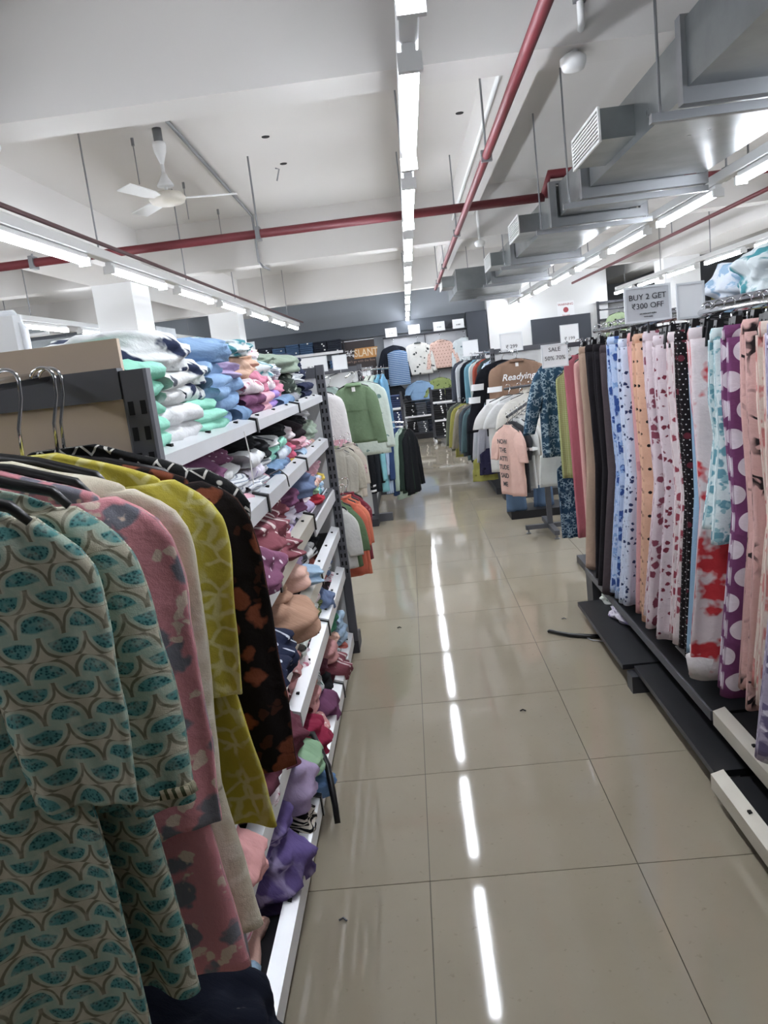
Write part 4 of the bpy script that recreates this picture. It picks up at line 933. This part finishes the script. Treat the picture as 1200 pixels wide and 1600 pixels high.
# denim shelves, trolleys, wall shelf
DEN = {'navy': plain('denim_navy', '#1d2433', .85, var=.15, scale=30), 'blue': plain('denim_blue', '#26365d', .85, var=.15, scale=30), 'black': plain('denim_black', '#16171b', .85, var=.15, scale=30), 'mid': plain('denim_mid', '#3d5c80', .85, var=.15, scale=30), 'grey': plain('denim_grey', '#4b4f57', .85, var=.15, scale=30), 'tan': plain('denim_tan', '#8a6647', .85, var=.15, scale=30)}
TXT = 0
def jeans_mesh():
    m = MB(); w, d, h = .14, .3, .036
    prof = [(-.0, .006), (.012, .0), (d, 0), (d, h), (.012, h), (0, h - .006), (-.004, h * .5)]
    m.prism([(p[0], p[1]) for p in prof], 0, -w, w); me = m.me('folded_jeans'); me.materials.append(BK); return me
JM = jeans_mesh(); STK = MB().box(-.016, .016, -.007, -.0045, .006, .03).me('size_sticker'); STK.materials.append(M_paper)
STRIP = {}
def stack(x, y, z, n, mat, words, where, sticker=.5, w=1.0):
    r_ = random.Random(int(x * 1000 + z * 77))
    for i in range(n):
        o = obj('folded_jeans', JM, DEN[mat], None, (x + r_.uniform(-.006, .006), y + r_.uniform(-.008, .006), z + .037 * i)); o.scale = (w, 1, 1)
        tag(o, ['lowest', 'second lowest', 'third lowest', 'fourth lowest', 'fifth lowest', 'sixth lowest', 'seventh lowest'][i] + ' ' + words + ' jeans, ' + where, 'jeans', 'folded jeans')
        if r_.random() < sticker: obj('size_sticker', STK, M_paper, o, (r_.uniform(.03, .09), 0, 0))
# shelf high on the back wall
hw_ = thing('wall_shelf', 'long white edged wall shelf of folded jeans beside the slogan board', 'shelf')
sa = aty(526, 548, YF - .33); z1 = sa.z - .03
for z in (z1, z1 - .42):
    MB().box(-3.5, -1.2, YF - .35, YF, z, z + .02).build('shelf_board', M_dgrey, hw_); MB().box(-3.5, -1.2, YF - .365, YF - .35, z - .02, z + .03).build('shelf_edge', M_paper, hw_)
for x in (-3.5, -2.35, -1.2): MB().box(x - .015, x + .015, YF - .05, YF, 1.0, 2.05).build('bracket_post', M_dgrey, hw_)
cols = ['navy', 'navy', 'mid', 'mid', 'mid', 'navy', 'tan', 'navy']
for i in range(8):
    x = -1.36 - .27 * i; cn = ['first', 'second', 'third', 'fourth', 'fifth', 'sixth', 'seventh', 'eighth'][i]
    stack(x, YF - .34, z1 + .02, 6 if i != 4 else 5, cols[i], {'navy': 'dark blue', 'mid': 'mid blue', 'tan': 'brown'}[cols[i]], cn + ' pile from the slogan board, high wall shelf', .3, .9)
    if i < 5: stack(x, YF - .34, z1 - .40, 7, ['mid', 'navy', 'blue', 'navy', 'black'][i], {'mid': 'mid blue', 'navy': 'dark blue', 'blue': 'blue', 'black': 'black'}[['mid', 'navy', 'blue', 'navy', 'black'][i]], cn + ' pile from the slogan board, lower wall shelf', .4, .9)
def trolley(label, x0, x1, y, dmat, word, tier):
    t = thing('display_trolley', label, 'trolley', (0, 0, 0))
    d = .42; lv = (.12, .42, .74)
    for x in (x0, x1):
        for yy in (y, y + d):
            MB().box(x - .02, x + .02, yy - .02, yy + .02, .1, 1.0 if yy > y else .98).build('post', M_dgrey, t)
            w = obj('caster', MB().lathe([(.01, -.012), (.042, -.014), (.042, .014), (.01, .012)], n=14).me('caster', True), M_white, t, (x, yy, .044), (0, PI / 2, .5)); MB().tube([(0, 0, -.03), (0, 0, .03)], .012, 8).build('hub', M_chrome, w)
            MB().box(x - .015, x + .015, yy - .006, yy + .03, .07, .1).build('caster_fork', M_steel, t)
    n = 2
    for k, z in enumerate(lv):
        s_ = obj('tray', MB().box(x0 - .02, x1 + .02, y - .02, y + d + .02, z - .02, z).me('tray'), M_dgrey, t)
        MB().box(x0 + .02, x1 - .02, y - .03, y - .02, z - .02, z + .012).build('tray_edge', M_paper if k else M_dgrey, s_)
        for i in range(n): stack(x0 + (x1 - x0) * (i + .5) / n, y - .01, z + .001, 7 if k < 2 else 6, dmat, word, ['first', 'second'][i] + ' pile on the ' + ['bottom', 'middle', 'top'][k] + ' tier of the ' + tier + ' trolley', .6, (x1 - x0) / n / .30)
tx0, tx1 = aty(592, 690, 13.5).x, aty(634, 690, 13.5).x
trolley('wheeled steel trolley stacked with blue jeans before the back wall', tx0, tx1, 13.5, 'blue', 'blue', 'blue jeans')
tx0, tx1 = aty(681, 690, 13.9).x, aty(727, 690, 13.9).x
trolley('wheeled steel trolley stacked with black jeans before the back wall', tx0, tx1, 13.9, 'black', 'black', 'black jeans')
ws = thing('low_wall_shelf', 'low wall shelf of dark jeans between the two trolleys', 'shelf')
for k, z in enumerate((.12, .45)):
    MB().box(-.15, .5, YF - .4, YF - .03, z - .02, z).build('shelf_board', M_dgrey, ws); MB().box(-.15, .5, YF - .41, YF - .4, z - .02, z + .012).build('shelf_edge', M_paper if k else M_dgrey, ws)
    for i, (m_, wd_) in enumerate((('black', 'black'), ('grey', 'charcoal grey'), ('navy', 'dark blue'))): stack(-.03 + i * .21, YF - .39, z + .001, 7 if k else 6, m_, wd_, 'on the ' + ['bottom', 'upper'][k] + ' board of the low wall shelf', .6, .7)
MB().box(-.15, .5, YF - .4, YF - .03, .0, .1).build('plinth', M_black, ws); MB().box(-.15, .5, YF - .4, YF - .03, .74, .755).build('top_board', M_dgrey, ws)

# ================================================================== trouser rack along the aisle
XT, ZR = 1.065, 1.555
tr_ = thing('trouser_rack', 'black based rack with a chrome rail full of printed pyjama trousers', 'rack')
XP = 1.36
MB().box(XP, XP + .02, .9, 4.55, .1, 1.46).build('back_panel', M_panel, tr_)
for y in (.95, 2.15, 3.2, 4.52): MB().box(XP - .03, XP, y - .02, y + .02, 0, 1.56).build('rear_upright', M_grey, tr_)
slot_post(tr_, 1.12, 4.55, 1.5, mat=M_dgrey); MB().box(1.1, 1.36, 4.53, 4.57, 1.44, 1.48).build('end_rail', M_grey, tr_)
MB().tube([(XT, .95, ZR - .02), (XT, 4.5, ZR - .02)], .0125, 10).build('hanging_rail', M_chrome, tr_, smooth=True)
for y in (.97, 2.15, 3.2, 4.48): MB().tube([(XT, y, ZR - .02), (XP, y, ZR - .06)], .008, 8).build('rail_bracket', M_chrome, tr_, smooth=True)
def deck(y0, y1, x0, z, lipm=None, leg=True):
    d = obj('base_deck', MB().box(x0, XP, y0, y1, z - .022, z).me('base_deck'), M_black, tr_)
    MB().box(x0 - .002, x0 + .001, y0, y1, z - .022, z).build('deck_edge', M_dgrey, d)
    if lipm: 
        o = lip(d, y0, y1, z - .03, lipm, x0 - .004, -1)
    return d
deck(3.2, 4.1, .785, .10); deck(2.3, 3.18, .83, .10); deck(.9, 2.28, .815, .085, lipA)
for y0, y1, x0 in ((3.3, 4.0, .9), (2.35, 3.15, .93), (.9, 2.25, .93)): MB().box(x0, XP, y0, y1, 0, .06).build('plinth', M_dgrey, tr_)
MB().box(.80, .88, 3.12, 3.2, 0, .075).build('foot', M_dgrey, tr_)
for y0, y1, m_ in ((2.5, 4.4, None), (.9, 2.48, lipA)):
    s_ = obj('upper_deck', MB().box(.905, XP, y0, y1, .185, .2).me('upper_deck'), M_black, tr_)
    if m_ is None: MB().box(.897, .905, y0, y1, .17, .205).build('deck_edge', M_grey, s_)
    else: lip(s_, y0, y1, .165, m_, .898, -1)
MB().box(.9, 1.0, 4.25, 4.4, 0, .185).build('corner_block', M_dgrey, tr_)
tag(MB().prism([(.0, 0), (.05, 0), (.05, .004), (0, .004)], 1, -.18, .0).build('paper_strip', M_paper, None, (.98, 3.1, .2005)), 'white paper strip lying on the black upper deck', 'paper')

def tt(u, v, xl=.945):
    """distance along the rail from the left edge seen at photo pixel"""
    return atx(u, v, xl).y
TR = [  # label words, material, y, hem z, half width, waist, extra
 ('khaki beige', C('t0', '#a58a76'), 4.42, .20, .12, {}),
 ('plain black', C('t1', '#1f1c20'), 4.18, .215, .125, {}),
 ('second plain black', C('t1', '#1f1c20'), 4.02, .22, .125, {}),
 ('dark brown grey', C('t2', '#4a4043'), 3.88, .215, .12, {}),
 ('pale blue with blue flowers', C('t3', '#b4c8e6', 'floral', '#2f4f93', '#7fa3d6', s=.045, r=.48), 3.74, .235, .125, {}),
 ('white with navy specks', C('t4', '#c9d4e8', 'floral', '#2c3a66', s=.026, r=.36), 3.60, .25, .11, {}),
 ('salmon pink', C('t5', '#d39a9b', 'floral', '#b97c83', s=.09, r=.3), 3.46, .25, .115, {}),
 ('peach with black dots', C('t6', '#d9a98b', 'dots', '#1f1a1a', s=.05, r=.13), 3.33, .262, .125, {}),
 ('white with maroon flowers', C('t7', '#dcccd2', 'floral', '#8a4256', s=.036, r=.45), 3.19, .275, .12, {}),
 ('white cherry print', C('t8', '#dccdd3', 'floral', '#7d2d40', s=.028, r=.36), 3.06, .275, .125, {}),
 ('cream with red flowers', C('t9', '#ddcfd0', 'floral', '#9c3f4f', s=.04, r=.42), 2.95, .29, .105, {}),
 ('black with white dots and red flowers', C('t10', '#1b1719', 'dots', '#c9c4c4', '#5e1f2b', s=.018, r=.12), 2.83, .272, .12, {}),
 ('sky blue', C('t11', '#86aac6'), 2.73, .33, .11, {}),
 ('white and red tie dye', C('t12', '#ddd0d2', 'blob', '#c9262f', s=.13, r=.27), 2.64, .285, .13, dict(cuff=C('t12c', '#d9d3d2'))),
 ('white with teal flowers cropped', C('t13', '#cfdede', 'floral', '#5b95a3', '#86b5bd', s=.04, r=.45), 2.52, .80, .125, {}),
 ('purple with large white dots', C('t14', '#733a68', 'dots', '#d8cdd6', s=.085, r=.36), 2.39, .335, .13, {}),
 ('blush pink with black botanical drawing', C('t15', '#cfa39c', 'leaf', '#2b2326', '#5f454c', s=.085, r=.3), 2.25, .335, .13, {}),
 ('cream and pink marbled', C('t16', '#d6c3b4', 'blob', '#c2756f', s=.08, r=.25), 2.18, .40, .12, {}),
 ('lavender printed', C('t17', '#b0a6bf', 'floral', '#6d6488', '#dcd8e4', s=.045, r=.45), 2.08, .275, .13, {}),
 ('white and scarlet', C('t18', '#d9d3cd', 'blob', '#b3202a', s=.25, r=.3), 1.92, .62, .14, {}),
]
rt = random.Random(5)
for i, (wd_, m_, y, hz, w, ex) in enumerate(TR):
    dz = rt.uniform(-.012, .012); drop = .075 + (.03 if i < 4 else 0) - dz
    trousers(wd_ + ' trousers clipped on the chrome rail', m_, (XT + rt.uniform(-.008, .008), y, ZR), ZR - hz - drop, w, w * .92, 200 + i * 7, 1.0, rt.uniform(-.12, .16), drop, None, 'trousers', .055, None, rt.uniform(-.075, -.045), ex.get('cuff'))
    hanger('black clip hanger gripping the ' + wd_ + ' trousers', (XT, y, ZR), rt.uniform(-.1, .1), .2, drop - .012, True)
for i in range(12):
    y = 1.99 + i * .205; hanger(['first', 'second', 'third', 'fourth', 'fifth', 'sixth', 'seventh', 'eighth', 'ninth', 'tenth', 'eleventh', 'twelfth'][i] + ' empty clip hanger along the trouser rail counted from the camera', (XT, y + .033, ZR), .2, .19, .07, True)
# heaps on and under the decks
crumpled('mint and white cloth stuffed between the two black decks', PAL['greenwhite'][1], 1.02, 4.05, .101, 1, (.7, .7, .5), .4)
crumpled('grey print cloth stuffed between the two black decks', PAL['lilacwhite'][1], .98, 3.75, .101, 3, (.55, .95, .5), .1)
crumpled('dull pink cloth stuffed deep under the upper deck', PAL['plum'][1], 1.05, 2.75, .101, 4, (.6, .9, .5), .1)
crumpled('pale grey cloth heap lying on the upper deck behind the trousers', PAL['greywool'][1], 1.23, 2.6, .201, 5, (.6, .9, .5), .1)
# pile on top of the rack
tp = MB().box(1.2, 1.62, .9, 4.55, 1.565, 1.585).build('top_shelf', M_grey, tr_)
crumpled('pale blue printed cloth heaped on top of the trouser rack', PAL['bluewhite'][1], 1.40, 3.2, 1.586, 6, (1.1, 1.1, 1.0), .3)
crumpled('white and teal cloth heaped on top of the trouser rack end', PAL['tealdye'][1], 1.40, 2.92, 1.586, 2, (1.1, 1.0, 1.2), .1)
# signs on the rail
q = aty(1013, 500, 3.15); sign('grey sign on the chrome rail offering two for less', q.x, 3.15, q.z, .165, .125, [('BUY 2 GET', .030, .026), ('₹300 OFF', .030, -.008), ('on selected styles', .009, -.036), ('terms apply', .007, -.048)], -.05, .05, True, 'offer_sign', plain('sign_grey', '#c3c6ca', .4))
q = aty(1080, 495, 2.9); sign('blank pale sign holder beside the grey offer sign', q.x, 2.9, q.z, .085, .115, [], -.1, .05, True, 'blank_sign')
q = aty(868, 572, 4.75); sign('white sale sign with percentages hanging before the teal print kurta', q.x, 4.75, q.z, .145, .125, [('SALE', .034, .035), ('50% 70%', .034, -.015)], 0, 0, True, 'sale_sign')
MB()
# fallen hanger on the floor
q = atz(900, 996, 0.0); fh = thing('fallen_hanger', 'broken black hanger piece lying on the tiled floor', 'hanger', (q.x, q.y, 0), -.35)
MB().tube([(-.155, .05, .008), (-.145, .055, .012), (-.1, .03, .012), (-.03, .0, .012), (.05, -.01, .012), (.14, -.005, .012)], [.006, .009, .01, .011, .012, .01], 8).build('arm', M_blackp, fh, smooth=True)
MB().tube([(.06, -.02, .006), (.09, -.05, .006), (.14, -.06, .006), (.17, -.03, .006)], .003, 6).build('bent_wire', M_steel, fh)
for i, (u, v) in enumerate(((621, 982), (813, 1112), (878, 968), (530, 1440))):
    q = atz(u, v, 0); tag(MB().tube([(0, 0, .004), (.012, .006, .006), (.022, -.004, .004)], .003, 5).build('litter_scrap', M_hole if i < 2 else M_grey, None, (q.x, q.y, 0)), ['dark scrap of litter on the floor near the slotted post', 'tiny twisted thread on the middle floor tiles', 'small scrap on the floor before the trouser rack end', 'thin thread on the floor beside the bottom shelf'][i], 'litter')

# ================================================================== garments past the end of the trouser rack
def hang(label, c, u, v, y, z, L, **k): return top(label, c, aty(u, v, y).x, y, z, k.pop('rz', .1), L=L, **k)
er = thing('end_arm_rack', 'low black stand with arms past the end of the trouser rack', 'rack')
MB().tube([(.95, 4.72, 1.49), (1.05, 5.6, 1.47)], .01, 8).build('hanging_arm', M_chrome, er); MB().box(1.2, 1.24, 5.05, 5.1, 0, 1.5).build('post', M_dgrey, er); MB().box(1.02, 1.4, 4.9, 5.25, 0, .05).build('foot', M_dgrey, er); MB().box(1.0, 1.24, 5.06, 5.09, 1.46, 1.49).build('crossbar', M_dgrey, er)
hang('dusty rose long dress hanging past the trouser rack', C('e0', '#b0606c'), 905, 560, 4.85, 1.49, 1.12, sw=.10, hw=.09, sl=0, seed=141, name='dress', cat='dress')
hang('pale pink long dress just behind the khaki trousers', C('e1', '#c99790'), 921, 560, 4.7, 1.49, 1.1, sw=.1, hw=.09, sl=0, seed=142, name='dress', cat='dress')
hang('lime green textured top hanging before the rose dress', C('e2', '#939a58', 'check', '#aab07a', s=.012, r=.4), 891, 580, 5.05, 1.40, .68, sw=.10, hw=.10, sl=0, seed=143)
hang('teal paisley printed kurta hanging past the trouser rack', C('e3', '#27485f', 'lace', '#a9c2cc', s=.02), 872, 570, 5.2, 1.47, .62, sw=.14, hw=.15, sl=.4, seed=144, name='kurta', cat='kurta')
hang('teal paisley trousers hanging under the lime top', C('e4', '#203d57', 'lace', '#9ab4c4', s=.02), 885, 700, 5.3, .78, .52, sw=.08, hw=.075, sl=0, seed=145, name='trousers', cat='trousers', h=False)
hang('emerald green scarf top behind the paisley kurta', C('e5', '#3f8a68'), 886, 565, 5.4, 1.46, .5, sw=.12, hw=.1, sl=0, seed=146)
hang('white tunic hanging behind the lime green top', C('e6', '#d5d8d2'), 868, 700, 5.5, 1.02, .42, sw=.1, hw=.14, sl=0, seed=147)
# cross panel with the brown sweatshirt
g5 = cross_panel('panel rack behind the brown sweatshirt', .86, 1.75, 8.0, 0)
MB().tube([(.98, 7.98, 1.5), (.98, 7.25, 1.47)], .009, 8).build('hanging_arm', M_chrome, g5)
sx_ = aty(806, 560, 7.4).x
bs = top('brown sweatshirt with white lettering and white arm stripes', C('br', '#93745f'), sx_, 7.4, 1.475, 0, .205, .62, .215, .56, 150, name='sweatshirt', cat='sweatshirt', collar=C('brc', '#866855'), tagc=True, sang=10, cuff=None, swid=.075, drop=.085, res=1.0)
text('Readying', .085, M_paper, bs, (.0, -.055, -.235), (PI / 2, 0, 0), shear=.3, bold=.001); text('and more', .03, C('brt', '#b59a86'), bs, (.0, -.055, -.31), (PI / 2, 0, 0))
for sd in (-1, 1):
    for q_ in (0, 1):
        zz = -.33 - .11 * q_; v, f, uv = cloth_tube([(sd * (.205 + .022 * q_ + .012), -.012, zz + .025, .07, .026), (sd * (.21 + .022 * q_ + .014), -.014, zz - .025, .07, .026)], 14, 5, 2, .002, 1, .001, close=False); obj('arm_stripe', mesh('arm_stripe', v, f, uv), M_paper, bs)
bb = top('black sweatshirt with white arm blocks behind the brown one', C('bk', '#1c1d24'), sx_ - .1, 7.65, 1.475, .1, .2, .7, .21, .6, 151, name='sweatshirt', cat='sweatshirt', sang=14, swid=.075, cuff=None, drop=.085)
for q_, zz in enumerate((-.30, -.42)):
    v, f, uv = cloth_tube([(-.255 - .035 * q_, -.012, zz + .03, .066, .027), (-.262 - .035 * q_, -.014, zz - .03, .066, .027)], 14, 5, 2, .002, 1, .001, close=False); obj('arm_block', mesh('arm_block', v, f, uv), M_paper, bb)
# four-way stand with white tees
st = thing('four_way_stand', 'grey floor stand with levelling feet and sloping arms of tee shirts', 'rack')
fx, fy = 1.02, 6.25
MB().box(fx - .02, fx + .02, fy - .02, fy + .02, .03, 1.2).build('post', M_grey, st); MB().box(fx - .2, fx + .25, fy - .02, fy + .02, .035, .07).build('foot_bar', M_grey, st); MB().box(fx - .02, fx + .02, fy - .3, fy + .3, .035, .07).build('foot_bar', M_grey, st)
for dx, dy in ((-.18, 0), (.23, 0), (0, -.28), (0, .28)): MB().lathe([(.02, 0), (.022, .006), (.008, .012), (.008, .04)], (fx + dx, fy + dy, 0), 10).build('levelling_foot', M_steel, st)
MB().tube([(fx, fy, 1.12), (fx - .32, fy - .38, 1.0)], .011, 8).build('sloping_arm', M_dgrey, st); MB().tube([(fx, fy, 1.2), (fx - .22, fy + .45, 1.17)], .011, 8).build('sloping_arm', M_dgrey, st)
arm0, arm1 = Vector((fx, fy, 1.14)), Vector((fx - .32, fy - .38, 1.02))
tees = [('pale pink tee with a column of black lettering', '#dbb2a4'), ('black and white striped tee', '#3a3b40'), ('white tee nearest the pink one', '#d6d6d4'), ('off white tee', '#cfcdc8'), ('ivory tee', '#d2cec4'), ('pale grey tee', '#bfc0c0'), ('light cream tee', '#d0cabd')]
for i, (nm, c) in enumerate(tees):
    p = arm1.lerp(arm0, i / 7.5); g = top(nm + ' hanging on the sloping arm', C('te' + str(i), c), p.x, p.y, p.z, -1.12 + .03 * i, .16, .52, .165, .2, 160 + i, name='tee_shirt', cat='tee shirt', sang=22, swid=.075, drop=.09)
    if i == 0:
        for k, s_ in enumerate(('NOW', 'THE', 'ATTI', 'TUDE', 'SAID', 'ME')): text(s_, .05, M_ink, g, (-.02, -.05, -.20 - .065 * k), bold=.001)
    if i == 1:
        for sd in (-1, 1): MB().box(sd * .215 - .05, sd * .215 + .05, -.028, .02, -.285, -.265).build('sleeve_stripe', M_paper, g)
b0, b1 = Vector((fx, fy, 1.22)), Vector((fx - .22, fy + .45, 1.19))
for i, (nm, c) in enumerate((('large cream tee with printed words', '#d8d4cb'), ('white tee behind the cream tee', '#d4d5d4'), ('plain white cropped tee', '#d9d9d6'))):
    p = b0.lerp(b1, .25 + i / 4); g = top(nm + ' on the stand back arm', C('tf' + str(i), c), p.x - .02 * i, p.y, p.z, 0, .19, .62, .2, .2, 170 + i, name='tee_shirt', cat='tee shirt', sang=30, swid=.085, drop=.09)
    if i == 0:
        for k, s_ in enumerate(('STAMED', 'HIVE GRE', 'TTS')): text(s_, .045, M_ink, g, (.06, -.06, -.28 - .06 * k), bold=.001)
hang('cream checked shirt sleeve hanging over the stand', C('chk', '#cfc8ba', 'check', '#75706a', s=.06, r=.12), 826, 610, 6.5, 1.25, .22, sw=.1, hw=.1, sl=0, seed=180, h=False)
hang('white tee with black letters at the stand side', C('wl', '#d6d3cc'), 858, 690, 6.4, .92, .35, sw=.12, hw=.12, sl=.15, seed=181, name='tee_shirt', cat='tee shirt', h=False)
for i, (u, nm) in enumerate(((800, 'faded blue jean leg under the pink tee'), (843, 'faded blue jean leg beside the stand post'))):
    hang(nm, C('jl', '#566f8c'), u, 700, 6.9 + .1 * i, .72, .56, sw=.07, hw=.095, sl=0, seed=190 + i, name='jeans', cat='jeans', h=False, rz=.1)
tag(MB().box(.78, 1.35, 6.85, 7.2, 0, .07).build('low_plinth', M_black), 'black low plinth on the floor under the jeans', 'plinth')
# far rack on the duct side
g6 = thing('aisle_rack', 'rack with hooks of tops before the shirt wall', 'rack')
MB().box(1.12, 1.14, 8.2, 11.4, .1, 1.46).build('side_panel', M_panel, g6); slot_post(g6, 1.13, 11.4, 1.5); slot_post(g6, 1.13, 8.25, 1.5); MB().box(.8, 1.5, 8.2, 11.4, 0, .07).build('base_deck', M_dgrey, g6)
MB().tube([(.88, 9.0, 1.5), (.88, 11.2, 1.5)], .011, 8).build('hanging_rail', M_chrome, g6); MB().tube([(.82, 8.2, .93), (.82, 10.8, .93)], .011, 8).build('hanging_rail', M_chrome, g6)
for y in (9.0, 11.2): MB().tube([(.88, y, 1.5), (1.12, y, 1.48)], .009, 6).build('bracket', M_chrome, g6)
for y in (8.25, 10.8): MB().tube([(.82, y, .93), (1.12, y, .93)], .009, 6).build('bracket', M_chrome, g6)
up = [('slate grey', '#4d525e', .62), ('pale white', '#c6cbd0', .64), ('black', '#1d222c', .6), ('teal blue', '#6a9eb1', .68), ('white sage', '#c2cfcc', .66), ('rust red', '#a04532', .5), ('dark green grey', '#3c4a4a', .5), ('light blue', '#b7c8d8', .5), ('pale blue', '#a9bccc', .5)]
for i, (nm, c, L_) in enumerate(up):
    y = 10.9 - i * .26; hang(nm + ' top hanging on the far upper rail', C('u' + str(i), c), 722 + i * 7.2, 560, y, 1.5, L_, sw=.15, hw=.17, sl=.45, seed=210 + i, sang=8, rz=.45)
lw = [('grey green', '#6e7568', .6), ('mustard lime', '#b1ad4e', .66), ('sand beige', '#a79f8a', .6), ('steel grey', '#59626b', .6), ('grey teal', '#5f7c82', .62), ('dark charcoal', '#2b3036', .62), ('black', '#23252b', .6), ('white long sleeved', '#cfd2d8', .62), ('lilac white', '#c5c5cf', .6)]
for i, (nm, c, L_) in enumerate(lw):
    y = 10.3 - i * .24; hang(nm + ' shirt hanging on the far lower rail', C('l' + str(i), c), 722 + i * 6.6, 668, y, .95, L_, sw=.16, hw=.19, sl=.46, seed=230 + i, sang=12, rz=.4, drop=.07)
hang('small lime top under the white shirt', C('lim', '#b5b14f'), 758, 740, 8.3, .5, .26, sw=.12, hw=.14, sl=0, seed=240, h=False); hang('indigo skirt under the white shirt', C('ind', '#34324f'), 768, 720, 8.2, .58, .26, sw=.12, hw=.14, sl=0, seed=241, h=False)
q = aty(800, 548, 7.9); sign('white price sign above the brown sweatshirt rack', q.x, 7.9, q.z, .21, .17, [('₹ 299', .05, -.045)], 0, .05)
q = aty(891, 540, 7.9); sign('white price sign standing beside the dark wall board', q.x, 7.9, q.z, .17, .2, [('₹ 199', .045, -.03)], 0, .05)
q = aty(736, 556, 10.6); sign('white card over the far upper rail hangers', q.x, 10.6, q.z, .2, .2, [], 0, .05)
q = aty(500, 580, 7.2); sign('wide white price sign behind the slotted post', q.x - .06, 7.2, 1.5, .26, .13, [('₹ 299', .045, -.03)], 0, .03)
q = aty(532, 575, 7.1); sign('white ticket sign over the sage green shirt', q.x, 7.1, 1.5, .12, .12, [], 0, .03)
# white wall board, notice, things far behind the trouser rack
YR = YW - .31
a = aty(829, 500, YR); b = aty(925, 545, YR)
tag(MB().box(a.x, b.x, YR - .05, YR, b.z - .1, a.z).build('dark_wall_board', M_darkwall), 'dark grey board mounted on the white wall', 'board')
q = aty(884, 484, YR); nt = thing('warning_notice', 'small white notice with red print on the white wall', 'notice', (q.x, YR - .004, q.z)); MB().box(-.16, .16, -.003, .003, -.16, .16).build('sheet', M_paper, nt); M_rp = plain('red_print', '#b0444c', .6)
text('WARNING', .06, M_rp, nt, (0, -.005, .1)); MB().lathe([(.05, -.002), (.05, .002)], n=16).build('red_disc', M_rp, nt, (0, -.006, -.0), (PI / 2, 0, 0)); text('fire exit', .045, M_rp, nt, (0, -.005, -.1))
q = aty(1150, 468, 17.5); tag(MB().box(q.x - .55, q.x + .9, 17.4, 17.44, q.z - .25, q.z + .14).build('yellow_poster', plain('poster_yellow', '#c2b24a', .6)), 'yellow poster panel far behind the trouser rack', 'poster')
tag(MB().box(q.x - .62, q.x + 1.0, 17.45, 17.5, q.z - .3, q.z + .24).build('poster_frame', M_dgrey), 'dark frame around the yellow poster', 'frame')
fr = thing('far_shelf', 'dark framed shelf with a green top beyond the white wall', 'shelf'); q = aty(960, 480, 15.0)
for x in (q.x - .25, q.x + .55): MB().box(x - .02, x + .02, 15.2, 15.25, 0, q.z + .15).build('post', M_dgrey, fr)
for z in (q.z + .12, q.z - .2, q.z - .9): MB().box(q.x - .25, q.x + .55, 15.2, 15.5, z - .02, z + .02).build('shelf_board', M_dgrey, fr)
MB().box(q.x - .22, q.x + .52, 15.46, 15.5, 0, q.z + .1).build('back_panel', M_panel, fr)
MB().tube([(q.x - .25, 15.1, q.z - .02), (q.x + .55, 15.1, q.z - .02)], .012, 8).build('hanging_rail', M_dgrey, fr)
for x in (q.x - .24, q.x + .54): MB().box(x - .01, x + .01, 15.1, 15.21, q.z - .03, q.z).build('rail_arm', M_dgrey, fr)
top('dark green leaf print top hanging far behind the offer sign', C('fg', '#9fb38a', 'floral', '#2c3a2c', s=.12, r=.35), q.x + .1, 15.1, q.z - .02, 0, .2, .6, .22, .5, 250)
for i in range(5):
    x = 5.1 + i * .75; tag(MB().box(x, x + .7, 17.6, 18.0, 0, 1.5 + .1 * (i % 2)).build('far_cabinet', M_darkwall if i % 2 else M_panel), ['first', 'second', 'third', 'fourth', 'fifth'][i] + ' tall cabinet along the far wall behind the trouser rack', 'cabinet')
# far side beyond the pillars: long display units and a far duct
fd = thing('far_duct', 'grey duct with a white grille seen far away past the pillars', 'duct'); q = aty(50, 512, 9.5)
MB().box(q.x - 3.2, q.x + 1.5, 9.5, 10.3, 1.95, 2.27).build('duct_section', M_galv, fd); MB().box(q.x - .14, q.x + .2, 9.48, 9.5, q.z - .1, q.z + .08).build('grille', M_white, fd); MB().box(q.x - .1, q.x + .16, 9.474, 9.479, q.z - .07, q.z + .05).build('grille_core', M_galv, fd)
for x in (q.x - 1.5, q.x + 1.2): MB().tube([(x, 9.9, 2.27), (x, 9.9, ZS)], .008, 6).build('hanger_rod', M_steel, fd)
for i in range(6):
    x = -3.4 - i * .9; u_ = thing('far_display', ['first', 'second', 'third', 'fourth', 'fifth', 'sixth'][i] + ' dark display unit along the wall past the pillars', 'display', (x, 14.7, 0)); MB().box(-.42, .42, 0, .4, 0, 1.95).build('cabinet', M_darkwall, u_)
    for k in range(3): MB().box(-.38, .38, -.02, .0, 1.0 + .3 * k, 1.22 + .3 * k).build('cloth_row', [C('fd0', '#9a8f8b', 'blob', '#4a4a52', s=.2, r=.3), DEN['navy'], C('fd1', '#777c86', 'blob', '#c2bcb8', s=.15, r=.3)][(i + k) % 3], u_)
